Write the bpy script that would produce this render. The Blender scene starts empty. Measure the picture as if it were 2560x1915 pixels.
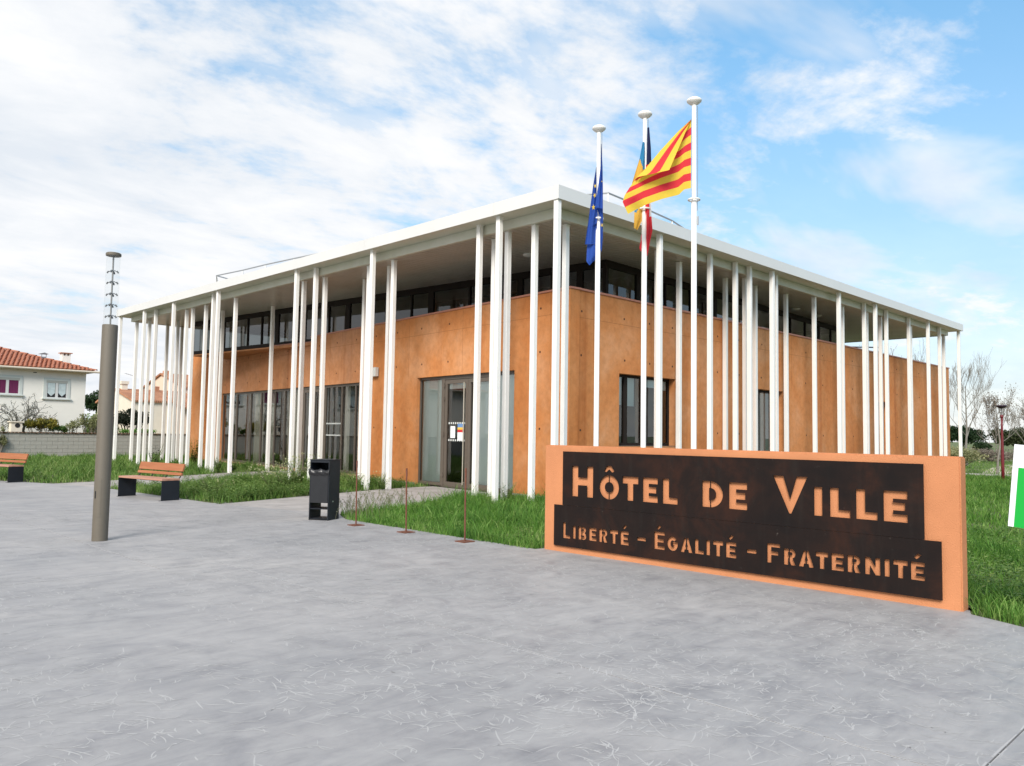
import bpy, bmesh, math, random
import numpy as np
from mathutils import Vector, Matrix

# ------------------------------------------------------------------ camera, sky, sun, exposure
scene = bpy.context.scene
COL = scene.collection
EYE = Vector((0.0, 0.0, 1.6))
YAW, PITCH, ROLL = 0.7919, 0.0641, 0.0163
FPX = 1981.76                      # focal length in photograph pixels (2560 wide)
fw = Vector((math.cos(PITCH) * math.cos(YAW), math.cos(PITCH) * math.sin(YAW), math.sin(PITCH)))
_r = fw.cross(Vector((0, 0, 1))).normalized()
_u = _r.cross(fw)
rt = _r * math.cos(ROLL) + _u * math.sin(ROLL)
up = -_r * math.sin(ROLL) + _u * math.cos(ROLL)
cam_data = bpy.data.cameras.new('camera')
cam = bpy.data.objects.new('camera', cam_data)
COL.objects.link(cam)
cam_data.sensor_width = 36.0
cam_data.lens = FPX / 2560 * 36
cam_data.clip_start = 0.05
cam_data.clip_end = 5000
M3 = Matrix((rt, up, -fw)).transposed()
cam.matrix_world = Matrix.Translation(EYE) @ M3.to_4x4()
scene.camera = cam


def at(px, py, depth):
    """point that the photograph shows at pixel px, py, at a given depth in metres"""
    return EYE + (fw + rt * ((px - 1280) / FPX) - up * ((py - 957.5) / FPX)) * depth


SUN_EL, SUN_AZ = math.radians(36), math.radians(239)     # azimuth clockwise from +Y
world = bpy.data.worlds.new('World')
scene.world = world
world.use_nodes = True
wn, wl = world.node_tree.nodes, world.node_tree.links
wn.clear()


def wnode(t, **kw):
    n = wn.new(t)
    for k, v in kw.items():
        setattr(n, k, v)
    return n


def wmath(op, a, b=None, c=None, clamp=False):
    n = wn.new('ShaderNodeMath')
    n.operation = op
    n.use_clamp = clamp
    for i, x in enumerate((a, b, c)):
        if x is None:
            continue
        if isinstance(x, (int, float)):
            n.inputs[i].default_value = x
        else:
            wl.new(x, n.inputs[i])
    return n.outputs[0]


SKY_STRENGTH = 0.10
sky = wnode('ShaderNodeTexSky', sky_type='NISHITA')
sky.sun_disc = False
sky.sun_elevation = SUN_EL
sky.sun_rotation = SUN_AZ
sky.air_density = 1.0
sky.dust_density = 0.4
sky.ozone_density = 1.0
tc = wnode('ShaderNodeTexCoord')
sep = wnode('ShaderNodeSeparateXYZ')
wl.new(tc.outputs['Generated'], sep.inputs[0])
zc = wmath('MAXIMUM', sep.outputs[2], 0.0)
den = wmath('ADD', zc, 0.16)
cx = wmath('DIVIDE', sep.outputs[0], den)
cy = wmath('DIVIDE', sep.outputs[1], den)
comb = wnode('ShaderNodeCombineXYZ')
wl.new(cx, comb.inputs[0])
wl.new(cy, comb.inputs[1])


def cloud_noise(scale, detail, rough, off, dist=0.0, stretch=(1, 1, 1)):
    mp = wnode('ShaderNodeMapping')
    mp.inputs['Location'].default_value = off
    mp.inputs['Rotation'].default_value = (0, 0, 0.5)
    mp.inputs['Scale'].default_value = stretch
    wl.new(comb.outputs[0], mp.inputs[0])
    n = wnode('ShaderNodeTexNoise')
    n.inputs['Scale'].default_value = scale
    n.inputs['Detail'].default_value = detail
    n.inputs['Roughness'].default_value = rough
    n.inputs['Distortion'].default_value = dist
    wl.new(mp.outputs[0], n.inputs['Vector'])
    return n.outputs['Fac']


big = cloud_noise(0.55, 2.0, 0.5, (14.28, 18.42, 0.0))
mid = cloud_noise(1.6, 9.0, 0.62, (7.9, 16.02, 4.0), 0.25, (1.0, 1.5, 1))
fin = cloud_noise(6.5, 6.0, 0.6, (8.89, 18.71, 8.0), 0.1, (1.0, 1.3, 1))
# more cloud towards the left of the photograph, clearing towards the right
lft = wmath('ADD', wmath('MULTIPLY', sep.outputs[0], -0.72), wmath('MULTIPLY', sep.outputs[1], 0.69))
cov = wmath('ADD', wmath('MULTIPLY', lft, 0.40), wmath('MULTIPLY', big, 0.55))
dens = wmath('ADD', wmath('ADD', cov, wmath('MULTIPLY', mid, 1.0)), wmath('MULTIPLY', fin, 0.44))
ramp = wnode('ShaderNodeMapRange', interpolation_type='SMOOTHSTEP')
ramp.inputs['From Min'].default_value = 0.78
ramp.inputs['From Max'].default_value = 1.10
wl.new(dens, ramp.inputs['Value'])
# haze whitening towards the horizon
hz = wmath('POWER', wmath('SUBTRACT', 1.0, zc, clamp=True), 5.0)
veiln = cloud_noise(1.1, 5.0, 0.55, (15.0, 16.9, 3.0), 0.3, (1.0, 1.8, 1))
veil = wnode('ShaderNodeMapRange', interpolation_type='SMOOTHSTEP')
veil.inputs['From Min'].default_value = 0.46
veil.inputs['From Max'].default_value = 0.68
veil.inputs['To Max'].default_value = 0.75
wl.new(veiln, veil.inputs['Value'])
mask = wmath('MAXIMUM', wmath('MAXIMUM', ramp.outputs[0], veil.outputs[0]), wmath('MULTIPLY', hz, 0.88), clamp=True)
tint = wnode('ShaderNodeMix', data_type='RGBA', blend_type='MULTIPLY')
tint.inputs[0].default_value = 1.0
wl.new(sky.outputs[0], tint.inputs[6])
lowz = wnode('ShaderNodeMapRange')
lowz.inputs['From Min'].default_value = 0.05
lowz.inputs['From Max'].default_value = 0.55
lowz.inputs['To Min'].default_value = 0.0
wl.new(zc, lowz.inputs['Value'])
tcol = wnode('ShaderNodeMix', data_type='RGBA')
wl.new(lowz.outputs[0], tcol.inputs[0])
tcol.inputs[6].default_value = (0.74, 0.80, 0.86, 1)
tcol.inputs[7].default_value = (1.14, 1.72, 1.72, 1)
wl.new(tcol.outputs[2], tint.inputs[7])
cw = wnode('ShaderNodeMix', data_type='RGBA')
shade = wnode('ShaderNodeMapRange')
shade.inputs['From Min'].default_value = 0.36
shade.inputs['From Max'].default_value = 0.62
wl.new(mid, shade.inputs['Value'])
wl.new(shade.outputs[0], cw.inputs[0])
cw.inputs[6].default_value = (5.2, 5.55, 6.0, 1)
cw.inputs[7].default_value = (6.55, 6.6, 6.7, 1)
mixs = wnode('ShaderNodeMix', data_type='RGBA')
wl.new(mask, mixs.inputs[0])
wl.new(tint.outputs[2], mixs.inputs[6])
wl.new(cw.outputs[2], mixs.inputs[7])
bg = wnode('ShaderNodeBackground')
bg.inputs['Strength'].default_value = SKY_STRENGTH
wl.new(mixs.outputs[2], bg.inputs['Color'])
wo = wnode('ShaderNodeOutputWorld')
wl.new(bg.outputs[0], wo.inputs[0])

sun_data = bpy.data.lights.new('sun', 'SUN')
sun_data.energy = 2.9
sun_data.angle = math.radians(24)
sun_data.color = (1.0, 0.95, 0.88)
sun = bpy.data.objects.new('sun', sun_data)
COL.objects.link(sun)
sdir = Vector((math.sin(SUN_AZ) * math.cos(SUN_EL), math.cos(SUN_AZ) * math.cos(SUN_EL), math.sin(SUN_EL)))
sun.rotation_euler = sdir.to_track_quat('Z', 'Y').to_euler()

scene.view_settings.view_transform = 'Standard'
scene.view_settings.look = 'None'
scene.view_settings.exposure = 0.62
scene.view_settings.gamma = 1.0
scene.view_settings.use_curve_mapping = False
scene.cycles.max_bounces = 8
scene.cycles.transparent_max_bounces = 16

rng = random.Random(7)
nrng = np.random.default_rng(11)

# ------------------------------------------------------------------ materials
MATS = {}


def mat(name, col, rough=0.7, metal=0.0, var=0.0, vscale=4.0, bump=0.0, bscale=40.0, spec=0.5, col2=None, stretch=None,
        detail=6.0):
    """plain principled material with noise colour variation and fine relief"""
    if name in MATS:
        return MATS[name]
    m = bpy.data.materials.new(name)
    m.use_nodes = True
    nt = m.node_tree
    b = nt.nodes['Principled BSDF']
    b.inputs['Base Color'].default_value = (*col, 1)
    b.inputs['Roughness'].default_value = rough
    b.inputs['Metallic'].default_value = metal
    b.inputs['Specular IOR Level'].default_value = spec
    if var > 0 or col2 is not None or bump > 0:
        tcn = nt.nodes.new('ShaderNodeTexCoord')
        mp = nt.nodes.new('ShaderNodeMapping')
        nt.links.new(tcn.outputs['Object'], mp.inputs[0])
        if stretch:
            mp.inputs['Scale'].default_value = stretch
    if var > 0 or col2 is not None:
        n = nt.nodes.new('ShaderNodeTexNoise')
        n.inputs['Scale'].default_value = vscale
        n.inputs['Detail'].default_value = detail
        n.inputs['Roughness'].default_value = 0.65
        nt.links.new(mp.outputs[0], n.inputs['Vector'])
        rp = nt.nodes.new('ShaderNodeValToRGB')
        c2 = col2 if col2 is not None else tuple(c * (1 - var) for c in col)
        c1 = col if col2 is not None else tuple(min(1, c * (1 + var * 0.5)) for c in col)
        rp.color_ramp.elements[0].position = 0.32
        rp.color_ramp.elements[1].position = 0.68
        rp.color_ramp.elements[0].color = (*c2, 1)
        rp.color_ramp.elements[1].color = (*c1, 1)
        nt.links.new(n.outputs['Fac'], rp.inputs[0])
        nt.links.new(rp.outputs[0], b.inputs['Base Color'])
    if bump > 0:
        n2 = nt.nodes.new('ShaderNodeTexNoise')
        n2.inputs['Scale'].default_value = bscale
        n2.inputs['Detail'].default_value = 5
        nt.links.new(mp.outputs[0], n2.inputs['Vector'])
        bp = nt.nodes.new('ShaderNodeBump')
        bp.inputs['Strength'].default_value = bump
        bp.inputs['Distance'].default_value = 0.02
        nt.links.new(n2.outputs['Fac'], bp.inputs['Height'])
        nt.links.new(bp.outputs[0], b.inputs['Normal'])
    MATS[name] = m
    return m


def nmath(nt, op, a, b=None, clamp=False):
    n = nt.nodes.new('ShaderNodeMath')
    n.operation = op
    n.use_clamp = clamp
    for i, x in enumerate((a, b)):
        if x is None:
            continue
        if isinstance(x, (int, float)):
            n.inputs[i].default_value = x
        else:
            nt.links.new(x, n.inputs[i])
    return n.outputs[0]


def nnoise(nt, vec, scale, detail=5.0, rough=0.6, dist=0.0):
    n = nt.nodes.new('ShaderNodeTexNoise')
    n.inputs['Scale'].default_value = scale
    n.inputs['Detail'].default_value = detail
    n.inputs['Roughness'].default_value = rough
    n.inputs['Distortion'].default_value = dist
    nt.links.new(vec, n.inputs['Vector'])
    return n.outputs['Fac']


def nmap(nt, vec, scale=(1, 1, 1), rot=(0, 0, 0), loc=(0, 0, 0)):
    n = nt.nodes.new('ShaderNodeMapping')
    n.inputs['Scale'].default_value = scale
    n.inputs['Rotation'].default_value = rot
    n.inputs['Location'].default_value = loc
    nt.links.new(vec, n.inputs[0])
    return n.outputs[0]


def nramp(nt, fac, stops):
    r = nt.nodes.new('ShaderNodeValToRGB')
    els = r.color_ramp.elements
    while len(els) < len(stops):
        els.new(0.5)
    for e, (p_, c_) in zip(els, stops):
        e.position = p_
        e.color = (*c_, 1) if len(c_) == 3 else c_
    nt.links.new(fac, r.inputs[0])
    return r.outputs[0]


def nmix(nt, fac, a, b, blend='MIX'):
    n = nt.nodes.new('ShaderNodeMix')
    n.data_type = 'RGBA'
    n.blend_type = blend
    for i, x in ((0, fac), (6, a), (7, b)):
        if isinstance(x, (int, float)):
            n.inputs[i].default_value = x
        elif isinstance(x, tuple):
            n.inputs[i].default_value = (*x, 1)
        else:
            nt.links.new(x, n.inputs[i])
    return n.outputs[2]


def newmat(name, rough=0.7, spec=0.5):
    m = bpy.data.materials.new(name)
    m.use_nodes = True
    nt = m.node_tree
    b = nt.nodes['Principled BSDF']
    b.inputs['Roughness'].default_value = rough
    b.inputs['Specular IOR Level'].default_value = spec
    tcn = nt.nodes.new('ShaderNodeTexCoord')
    MATS[name] = m
    return m, nt, b, tcn.outputs['Object']


def set_bump(nt, b, height, strength, dist=0.02):
    bp = nt.nodes.new('ShaderNodeBump')
    bp.inputs['Strength'].default_value = strength
    bp.inputs['Distance'].default_value = dist
    nt.links.new(height, bp.inputs['Height'])
    nt.links.new(bp.outputs[0], b.inputs['Normal'])


# printed concrete of the plaza
PLAZA, nt, b, v = newmat('plaza_concrete', 0.62, 0.4)
n1 = nnoise(nt, v, 0.35, 6, 0.6, 0.4)
n2 = nnoise(nt, v, 2.2, 8, 0.68, 0.6)
n3 = nnoise(nt, nmap(nt, v, (0.8, 3.2, 1), (0, 0, 0.78)), 1.7, 8, 0.72, 0.5)
c = nramp(nt, n1, [(0.30, (0.272, 0.268, 0.272)), (0.55, (0.325, 0.314, 0.312)), (0.75, (0.362, 0.345, 0.334))])
c = nmix(nt, 0.75, c, nramp(nt, n2, [(0.30, (0.68, 0.69, 0.73)), (0.50, (0.98, 0.98, 0.985)), (0.70, (1.16, 1.155, 1.14))]), 'MULTIPLY')
c = nmix(nt, 0.6, c, nramp(nt, n3, [(0.30, (0.66, 0.67, 0.70)), (0.48, (0.98, 0.98, 0.98)), (0.66, (1.14, 1.14, 1.13))]), 'MULTIPLY')
nt.links.new(c, b.inputs['Base Color'])
set_bump(nt, b, n2, 0.10, 0.01)
nt.links.new(nramp(nt, n2, [(0.3, (0.50, 0.5, 0.5)), (0.7, (0.72, 0.72, 0.72))]), b.inputs['Roughness'])

PATHM = mat('path_concrete', (0.36, 0.335, 0.32), 0.75, var=0.25, vscale=1.6, bump=0.2, bscale=30)
IMPR = mat('imprint', (0.455, 0.445, 0.44), 0.8, col2=(0.38, 0.373, 0.37), vscale=0.5, spec=0.2)
SOIL = mat('soil', (0.14, 0.115, 0.07), 0.95, col2=(0.05, 0.075, 0.02), vscale=1.2, bump=0.5, bscale=15)
FIELD = mat('field', (0.13, 0.14, 0.045), 0.95, col2=(0.07, 0.11, 0.025), vscale=0.25, bump=0.4, bscale=8)
JOINT = mat('joint', (0.10, 0.10, 0.105), 0.9)
SAND = mat('sand', (0.52, 0.44, 0.36), 0.9, var=0.2, vscale=0.6)

# cast ochre concrete
def ochre(name, base, dark, light):
    m, nt, b, v = newmat(name, 0.8, 0.25)
    a1 = nnoise(nt, v, 0.55, 7, 0.62, 0.3)
    a2 = nnoise(nt, v, 5.0, 8, 0.7)
    a3 = nnoise(nt, nmap(nt, v, (1.7, 1.7, 0.05)), 1.0, 4, 0.5, 0.1)
    c = nramp(nt, a1, [(0.36, dark), (0.50, base), (0.64, light)])
    c = nmix(nt, 0.55, c, nramp(nt, a2, [(0.30, (0.70, 0.67, 0.64)), (0.58, (1.08, 1.08, 1.08))]), 'MULTIPLY')
    c = nmix(nt, 0.7, c, nramp(nt, a3, [(0.30, (0.74, 0.62, 0.54)), (0.40, (1.0, 1.0, 1.0))]), 'MULTIPLY')
    nt.links.new(c, b.inputs['Base Color'])
    set_bump(nt, b, a2, 0.18, 0.01)
    return m


OCHRE = ochre('ochre_concrete', (0.57, 0.235, 0.085), (0.53, 0.195, 0.060), (0.61, 0.29, 0.135))
OCHRE_PALE = ochre('ochre_concrete_pale', (0.53, 0.235, 0.105), (0.47, 0.19, 0.08), (0.58, 0.28, 0.15))
RENDER_OR = mat('sign_render', (0.585, 0.245, 0.115), 0.9, var=0.14, vscale=1.1, bump=0.5, bscale=110, spec=0.15)
CAPM = mat('cap_metal', (0.48, 0.19, 0.12), 0.45, var=0.1)
PLINTH = mat('plinth', (0.50, 0.30, 0.21), 0.8, var=0.2, vscale=6)
# oxidised steel
STEEL, nt, b, v = newmat('weathered_steel', 0.75, 0.15)
a1 = nnoise(nt, v, 1.6, 8, 0.65, 0.5)
a2 = nnoise(nt, nmap(nt, v, (4, 4, 0.5)), 2.0, 7, 0.7, 0.4)
a3 = nnoise(nt, v, 14, 6, 0.7, 0.2)
c = nramp(nt, a1, [(0.30, (0.0085, 0.0066, 0.0066)), (0.50, (0.0145, 0.0088, 0.0076)), (0.74, (0.040, 0.0155, 0.0095))])
c = nmix(nt, nmath(nt, 'MULTIPLY', nramp(nt, a2, [(0.52, (0, 0, 0)), (0.72, (1, 1, 1))]), 0.30), c, (0.026, 0.024, 0.021))
c = nmix(nt, nmath(nt, 'MULTIPLY', nramp(nt, a3, [(0.68, (0, 0, 0)), (0.74, (1, 1, 1))]), 0.5), c, (0.13, 0.115, 0.10))
nt.links.new(c, b.inputs['Base Color'])
set_bump(nt, b, a3, 0.2, 0.005)
RUST = mat('rust', (0.16, 0.055, 0.03), 0.8, var=0.4, vscale=12, bump=0.3)
RUSTL = mat('rust_edge', (0.36, 0.15, 0.05), 0.85, var=0.4, vscale=10)

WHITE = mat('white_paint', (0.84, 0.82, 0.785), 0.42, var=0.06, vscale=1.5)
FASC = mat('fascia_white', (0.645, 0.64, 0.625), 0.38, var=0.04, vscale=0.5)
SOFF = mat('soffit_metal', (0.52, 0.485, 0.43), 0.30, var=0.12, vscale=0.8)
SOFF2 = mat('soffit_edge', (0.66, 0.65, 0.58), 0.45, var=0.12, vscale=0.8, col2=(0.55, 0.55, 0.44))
BROWN = mat('brown_aluminium', (0.115, 0.093, 0.075), 0.45)
DARKB = mat('dark_brown_aluminium', (0.020, 0.0145, 0.012), 0.6, spec=0.15)
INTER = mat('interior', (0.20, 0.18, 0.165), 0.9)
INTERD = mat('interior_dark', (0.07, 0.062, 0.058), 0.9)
INTERW = mat('interior_white', (0.62, 0.62, 0.60), 0.8)
DRAPE = mat('drape', (0.74, 0.69, 0.58), 0.9, var=0.15, vscale=3, stretch=(6, 6, 0.4))
BLIND = mat('sheer_blind', (0.80, 0.87, 0.845), 0.85, var=0.08, vscale=1.0, stretch=(4, 4, 0.3))
PAPER = mat('paper', (0.80, 0.82, 0.83), 0.8)
PRED = mat('poster_red', (0.55, 0.03, 0.03), 0.7)
PYEL = mat('poster_yellow', (0.75, 0.48, 0.06), 0.7)
PBLU = mat('poster_blue', (0.14, 0.26, 0.50), 0.7)
DOTS = mat('decal', (0.70, 0.72, 0.70), 0.8)
BLACK = mat('black', (0.012, 0.012, 0.013), 0.6)
GREYM = mat('grey_metal', (0.30, 0.31, 0.32), 0.45, metal=0.4)
LAMPM = mat('taupe_paint', (0.128, 0.108, 0.081), 0.55, var=0.05, bump=0.25, bscale=260)
LAMPD = mat('lamp_dark', (0.10, 0.10, 0.10), 0.5)
NAVY = mat('anthracite', (0.013, 0.016, 0.022), 0.55, spec=0.3, var=0.15, vscale=3)
WOOD = mat('bench_wood', (0.38, 0.150, 0.062), 0.55, var=0.45, vscale=5, stretch=(1, 0.12, 2), col2=(0.27, 0.085, 0.03))
WOODT = mat('bench_wood_worn', (0.50, 0.27, 0.19), 0.6, var=0.35, vscale=5, stretch=(1, 0.12, 2), col2=(0.36, 0.17, 0.11))
BAGM = mat('bin_bag', (0.018, 0.018, 0.02), 0.28, bump=0.6, bscale=25)
REDL = mat('lamp_red', (0.14, 0.012, 0.018), 0.45)
HWALL = mat('house_wall', (0.84, 0.80, 0.72), 0.9, var=0.05, vscale=0.8, bump=0.2)
HCREAM = mat('house_cream', (0.76, 0.68, 0.56), 0.9, var=0.08, vscale=0.8)
HPEACH = mat('house_peach', (0.74, 0.56, 0.44), 0.9, var=0.08, vscale=0.8)
HTRIM = mat('house_trim', (0.56, 0.59, 0.55), 0.8)
HEAVE = mat('house_eave', (0.62, 0.54, 0.43), 0.8)
TILE = mat('roof_tile', (0.46, 0.165, 0.09), 0.85, var=0.45, vscale=1.3, bump=0.3, bscale=12)
TILE2 = mat('roof_tile_pale', (0.52, 0.235, 0.13), 0.85, var=0.45, vscale=1.5)
BLOCK = mat('concrete_block', (0.44, 0.43, 0.39), 0.95, var=0.35, vscale=1.4, bump=0.4, bscale=20, col2=(0.30, 0.29, 0.255))
MORTAR = mat('mortar', (0.33, 0.32, 0.29), 0.95, var=0.3, vscale=2)
COPE = mat('coping_tile', (0.32, 0.19, 0.13), 0.9, var=0.4, vscale=3)
CURT_P = mat('curtain_purple', (0.14, 0.015, 0.07), 0.9, var=0.3, vscale=4, stretch=(6, 1, .3))
CURT_L = mat('curtain_lace', (0.52, 0.60, 0.60), 0.9, var=0.2, vscale=5)
BARK = mat('bark', (0.20, 0.175, 0.145), 0.95, var=0.35, vscale=6)
BARKG = mat('bark_grey', (0.16, 0.155, 0.135), 0.95, var=0.35, vscale=6)
BARKP = mat('bark_pale', (0.215, 0.20, 0.175), 0.95, var=0.3, vscale=4)
GREENS = mat('board_green', (0.0, 0.36, 0.035), 0.5)
WHITES = mat('board_white', (0.80, 0.81, 0.83), 0.5)
CURB = mat('curb_concrete', (0.50, 0.49, 0.46), 0.9, var=0.2)


def leafmat(name, dark, midc, light, rough=0.6):
    m = bpy.data.materials.new(name)
    m.use_nodes = True
    nt = m.node_tree
    b = nt.nodes['Principled BSDF']
    b.inputs['Roughness'].default_value = rough
    b.inputs['Specular IOR Level'].default_value = 0.3
    a = nt.nodes.new('ShaderNodeAttribute')
    a.attribute_name = 'tint'
    c = nramp(nt, a.outputs['Fac'], [(0.0, dark), (0.5, midc), (1.0, light)])
    nt.links.new(c, b.inputs['Base Color'])
    tr = nt.nodes.new('ShaderNodeBsdfTranslucent')
    nt.links.new(c, tr.inputs[0])
    mx = nt.nodes.new('ShaderNodeMixShader')
    mx.inputs[0].default_value = 0.42
    nt.links.new(b.outputs[0], mx.inputs[1])
    nt.links.new(tr.outputs[0], mx.inputs[2])
    nt.links.new(mx.outputs[0], nt.nodes['Material Output'].inputs[0])
    MATS[name] = m
    return m


GRASS = leafmat('grass', (0.05, 0.12, 0.018), (0.135, 0.260, 0.045), (0.34, 0.42, 0.15))
GRASSB = leafmat('grass_lush', (0.04, 0.115, 0.016), (0.115, 0.265, 0.036), (0.30, 0.44, 0.12))
DRYG = leafmat('dry_grass', (0.15, 0.15, 0.08), (0.24, 0.24, 0.15), (0.36, 0.34, 0.24))
WEED = leafmat('weed', (0.045, 0.10, 0.02), (0.115, 0.215, 0.045), (0.28, 0.37, 0.11))
WEEDW = leafmat('weed_flower', (0.25, 0.30, 0.10), (0.5, 0.5, 0.25), (0.72, 0.72, 0.5))
PINE = leafmat('pine_needles', (0.012, 0.03, 0.012), (0.025, 0.055, 0.02), (0.055, 0.09, 0.035))
PINEB = leafmat('pine_needles_olive', (0.025, 0.038, 0.014), (0.05, 0.068, 0.026), (0.09, 0.105, 0.045))
SHRY = leafmat('shrub_yellow', (0.06, 0.075, 0.012), (0.19, 0.18, 0.03), (0.42, 0.34, 0.06))
SHRD = leafmat('shrub_dark', (0.016, 0.022, 0.013), (0.032, 0.042, 0.024), (0.07, 0.08, 0.05))
SHRP = leafmat('shrub_pale', (0.10, 0.12, 0.045), (0.24, 0.25, 0.11), (0.48, 0.46, 0.27))
LICH = leafmat('lichen', (0.10, 0.11, 0.08), (0.17, 0.18, 0.13), (0.27, 0.28, 0.22))
TWIG = leafmat('bud', (0.16, 0.13, 0.10), (0.25, 0.21, 0.165), (0.34, 0.30, 0.24))

# glass: clear sheet that reflects by Fresnel
GLASS = bpy.data.materials.new('glass')
GLASS.use_nodes = True
nt = GLASS.node_tree
nt.nodes.remove(nt.nodes['Principled BSDF'])
fr = nt.nodes.new('ShaderNodeFresnel')
fr.inputs[0].default_value = 1.5
gl = nt.nodes.new('ShaderNodeBsdfGlossy')
gl.inputs['Roughness'].default_value = 0.0
tr = nt.nodes.new('ShaderNodeBsdfTransparent')
tr.inputs[0].default_value = (0.92, 0.95, 0.935, 1)
mx = nt.nodes.new('ShaderNodeMixShader')
nt.links.new(nmath(nt, 'MULTIPLY', fr.outputs[0], 2.0, True), mx.inputs[0])
nt.links.new(tr.outputs[0], mx.inputs[1])
nt.links.new(gl.outputs[0], mx.inputs[2])
nt.links.new(mx.outputs[0], nt.nodes['Material Output'].inputs[0])
GLASSU = GLASS.copy()
GLASSU.name = 'glass_tinted'
GLASSU.node_tree.nodes['Transparent BSDF'].inputs[0].default_value = (0.33, 0.36, 0.36, 1)
GLASSC = GLASS.copy()
GLASSC.name = 'glass_clear'
GLASSC.node_tree.nodes['Transparent BSDF'].inputs[0].default_value = (0.97, 0.98, 0.98, 1)
_mx = GLASSC.node_tree.nodes['Mix Shader']
GLASSC.node_tree.links.remove(_mx.inputs[0].links[0])
_mx.inputs[0].default_value = 0.05


def cloth(name, col):
    m = bpy.data.materials.new(name)
    m.use_nodes = True
    nt = m.node_tree
    b = nt.nodes['Principled BSDF']
    b.inputs['Base Color'].default_value = (*col, 1)
    b.inputs['Roughness'].default_value = 0.8
    tr = nt.nodes.new('ShaderNodeBsdfTranslucent')
    tr.inputs[0].default_value = (*col, 1)
    mx = nt.nodes.new('ShaderNodeMixShader')
    mx.inputs[0].default_value = 0.3
    nt.links.new(b.outputs[0], mx.inputs[1])
    nt.links.new(tr.outputs[0], mx.inputs[2])
    nt.links.new(mx.outputs[0], nt.nodes['Material Output'].inputs[0])
    MATS[name] = m
    return m


F_YEL = cloth('flag_yellow', (0.78, 0.55, 0.055))
F_RED = cloth('flag_red', (0.70, 0.03, 0.045))
F_BLUE = cloth('flag_blue', (0.016, 0.07, 0.36))
F_NAVY = cloth('flag_navy', (0.008, 0.015, 0.075))
F_SKY = cloth('flag_light_blue', (0.03, 0.24, 0.46))
F_WHITE = cloth('flag_white', (0.75, 0.75, 0.78))
F_GOLD = cloth('flag_gold', (0.72, 0.42, 0.06))


# ------------------------------------------------------------------ mesh helpers
class G:
    def __init__(s):
        s.v, s.f = [], []

    def add(s, vs, fs):
        o = len(s.v)
        s.v += [tuple(x) for x in vs]
        s.f += [tuple(i + o for i in f) for f in fs]
        return s

    def hexa(s, c):
        return s.add(c, [(0, 3, 2, 1), (4, 5, 6, 7), (0, 1, 5, 4), (1, 2, 6, 5), (2, 3, 7, 6), (3, 0, 4, 7)])

    def box(s, x0, x1, y0, y1, z0, z1):
        return s.hexa([(x0, y0, z0), (x1, y0, z0), (x1, y1, z0), (x0, y1, z0),
                       (x0, y0, z1), (x1, y0, z1), (x1, y1, z1), (x0, y1, z1)])

    def cbox(s, x0, x1, y0, y1, z0, z1, b=0.01):
        """upright box with chamfered vertical edges"""
        p = [(x0 + b, y0), (x1 - b, y0), (x1, y0 + b), (x1, y1 - b), (x1 - b, y1), (x0 + b, y1), (x0, y1 - b), (x0, y0 + b)]
        return s.prism(p, z0, z1)

    def fbox(s, F, a0, a1, d0, d1, z0, z1):
        return s.hexa([F(a0, d0, z0), F(a1, d0, z0), F(a1, d1, z0), F(a0, d1, z0),
                       F(a0, d0, z1), F(a1, d0, z1), F(a1, d1, z1), F(a0, d1, z1)])

    def prism(s, poly, z0, z1):
        n = len(poly)
        vs = [(x, y, z0) for x, y in poly] + [(x, y, z1) for x, y in poly]
        fs = [tuple(range(n - 1, -1, -1)), tuple(range(n, 2 * n))]
        fs += [(i, (i + 1) % n, n + (i + 1) % n, n + i) for i in range(n)]
        return s.add(vs, fs)

    def tube(s, pts, rad, n=8, cap=True):
        pts = [Vector(p) for p in pts]
        if not isinstance(rad, (list, tuple)):
            rad = [rad] * len(pts)
        vs, fs = [], []
        prev = None
        for i, p in enumerate(pts):
            d = (pts[min(i + 1, len(pts) - 1)] - pts[max(i - 1, 0)])
            d = d.normalized() if d.length > 1e-9 else Vector((0, 0, 1))
            a = prev if prev is not None else (Vector((1, 0, 0)) if abs(d.x) < 0.8 else Vector((0, 1, 0)))
            a = (a - d * a.dot(d)).normalized()
            prev = a
            bb = d.cross(a)
            for k in range(n):
                t = 2 * math.pi * k / n
                vs.append(p + (a * math.cos(t) + bb * math.sin(t)) * rad[i])
        for i in range(len(pts) - 1):
            for k in range(n):
                k2 = (k + 1) % n
                fs.append((i * n + k, i * n + k2, (i + 1) * n + k2, (i + 1) * n + k))
        if cap:
            fs.append(tuple(range(n - 1, -1, -1)))
            fs.append(tuple((len(pts) - 1) * n + k for k in range(n)))
        return s.add(vs, fs)

    def lathe(s, prof, n=24, c=(0, 0)):
        vs, fs = [], []
        for r_, z_ in prof:
            for k in range(n):
                t = 2 * math.pi * k / n
                vs.append((c[0] + r_ * math.cos(t), c[1] + r_ * math.sin(t), z_))
        for i in range(len(prof) - 1):
            for k in range(n):
                k2 = (k + 1) % n
                fs.append((i * n + k, i * n + k2, (i + 1) * n + k2, (i + 1) * n + k))
        fs.append(tuple(range(n - 1, -1, -1)))
        fs.append(tuple((len(prof) - 1) * n + k for k in range(n)))
        return s.add(vs, fs)

    def mesh(s, name, smooth=False, recalc=True):
        me = bpy.data.meshes.new(name)
        me.from_pydata(s.v, [], s.f)
        if recalc:
            bm = bmesh.new()
            bm.from_mesh(me)
            bmesh.ops.recalc_face_normals(bm, faces=bm.faces[:])
            bm.to_mesh(me)
            bm.free()
        if smooth:
            me.polygons.foreach_set('use_smooth', [True] * len(me.polygons))
        me.update()
        return me

    def build(s, name, m, parent=None, smooth=False, recalc=True):
        return link(name, s.mesh(name, smooth, recalc), m, parent)


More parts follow.
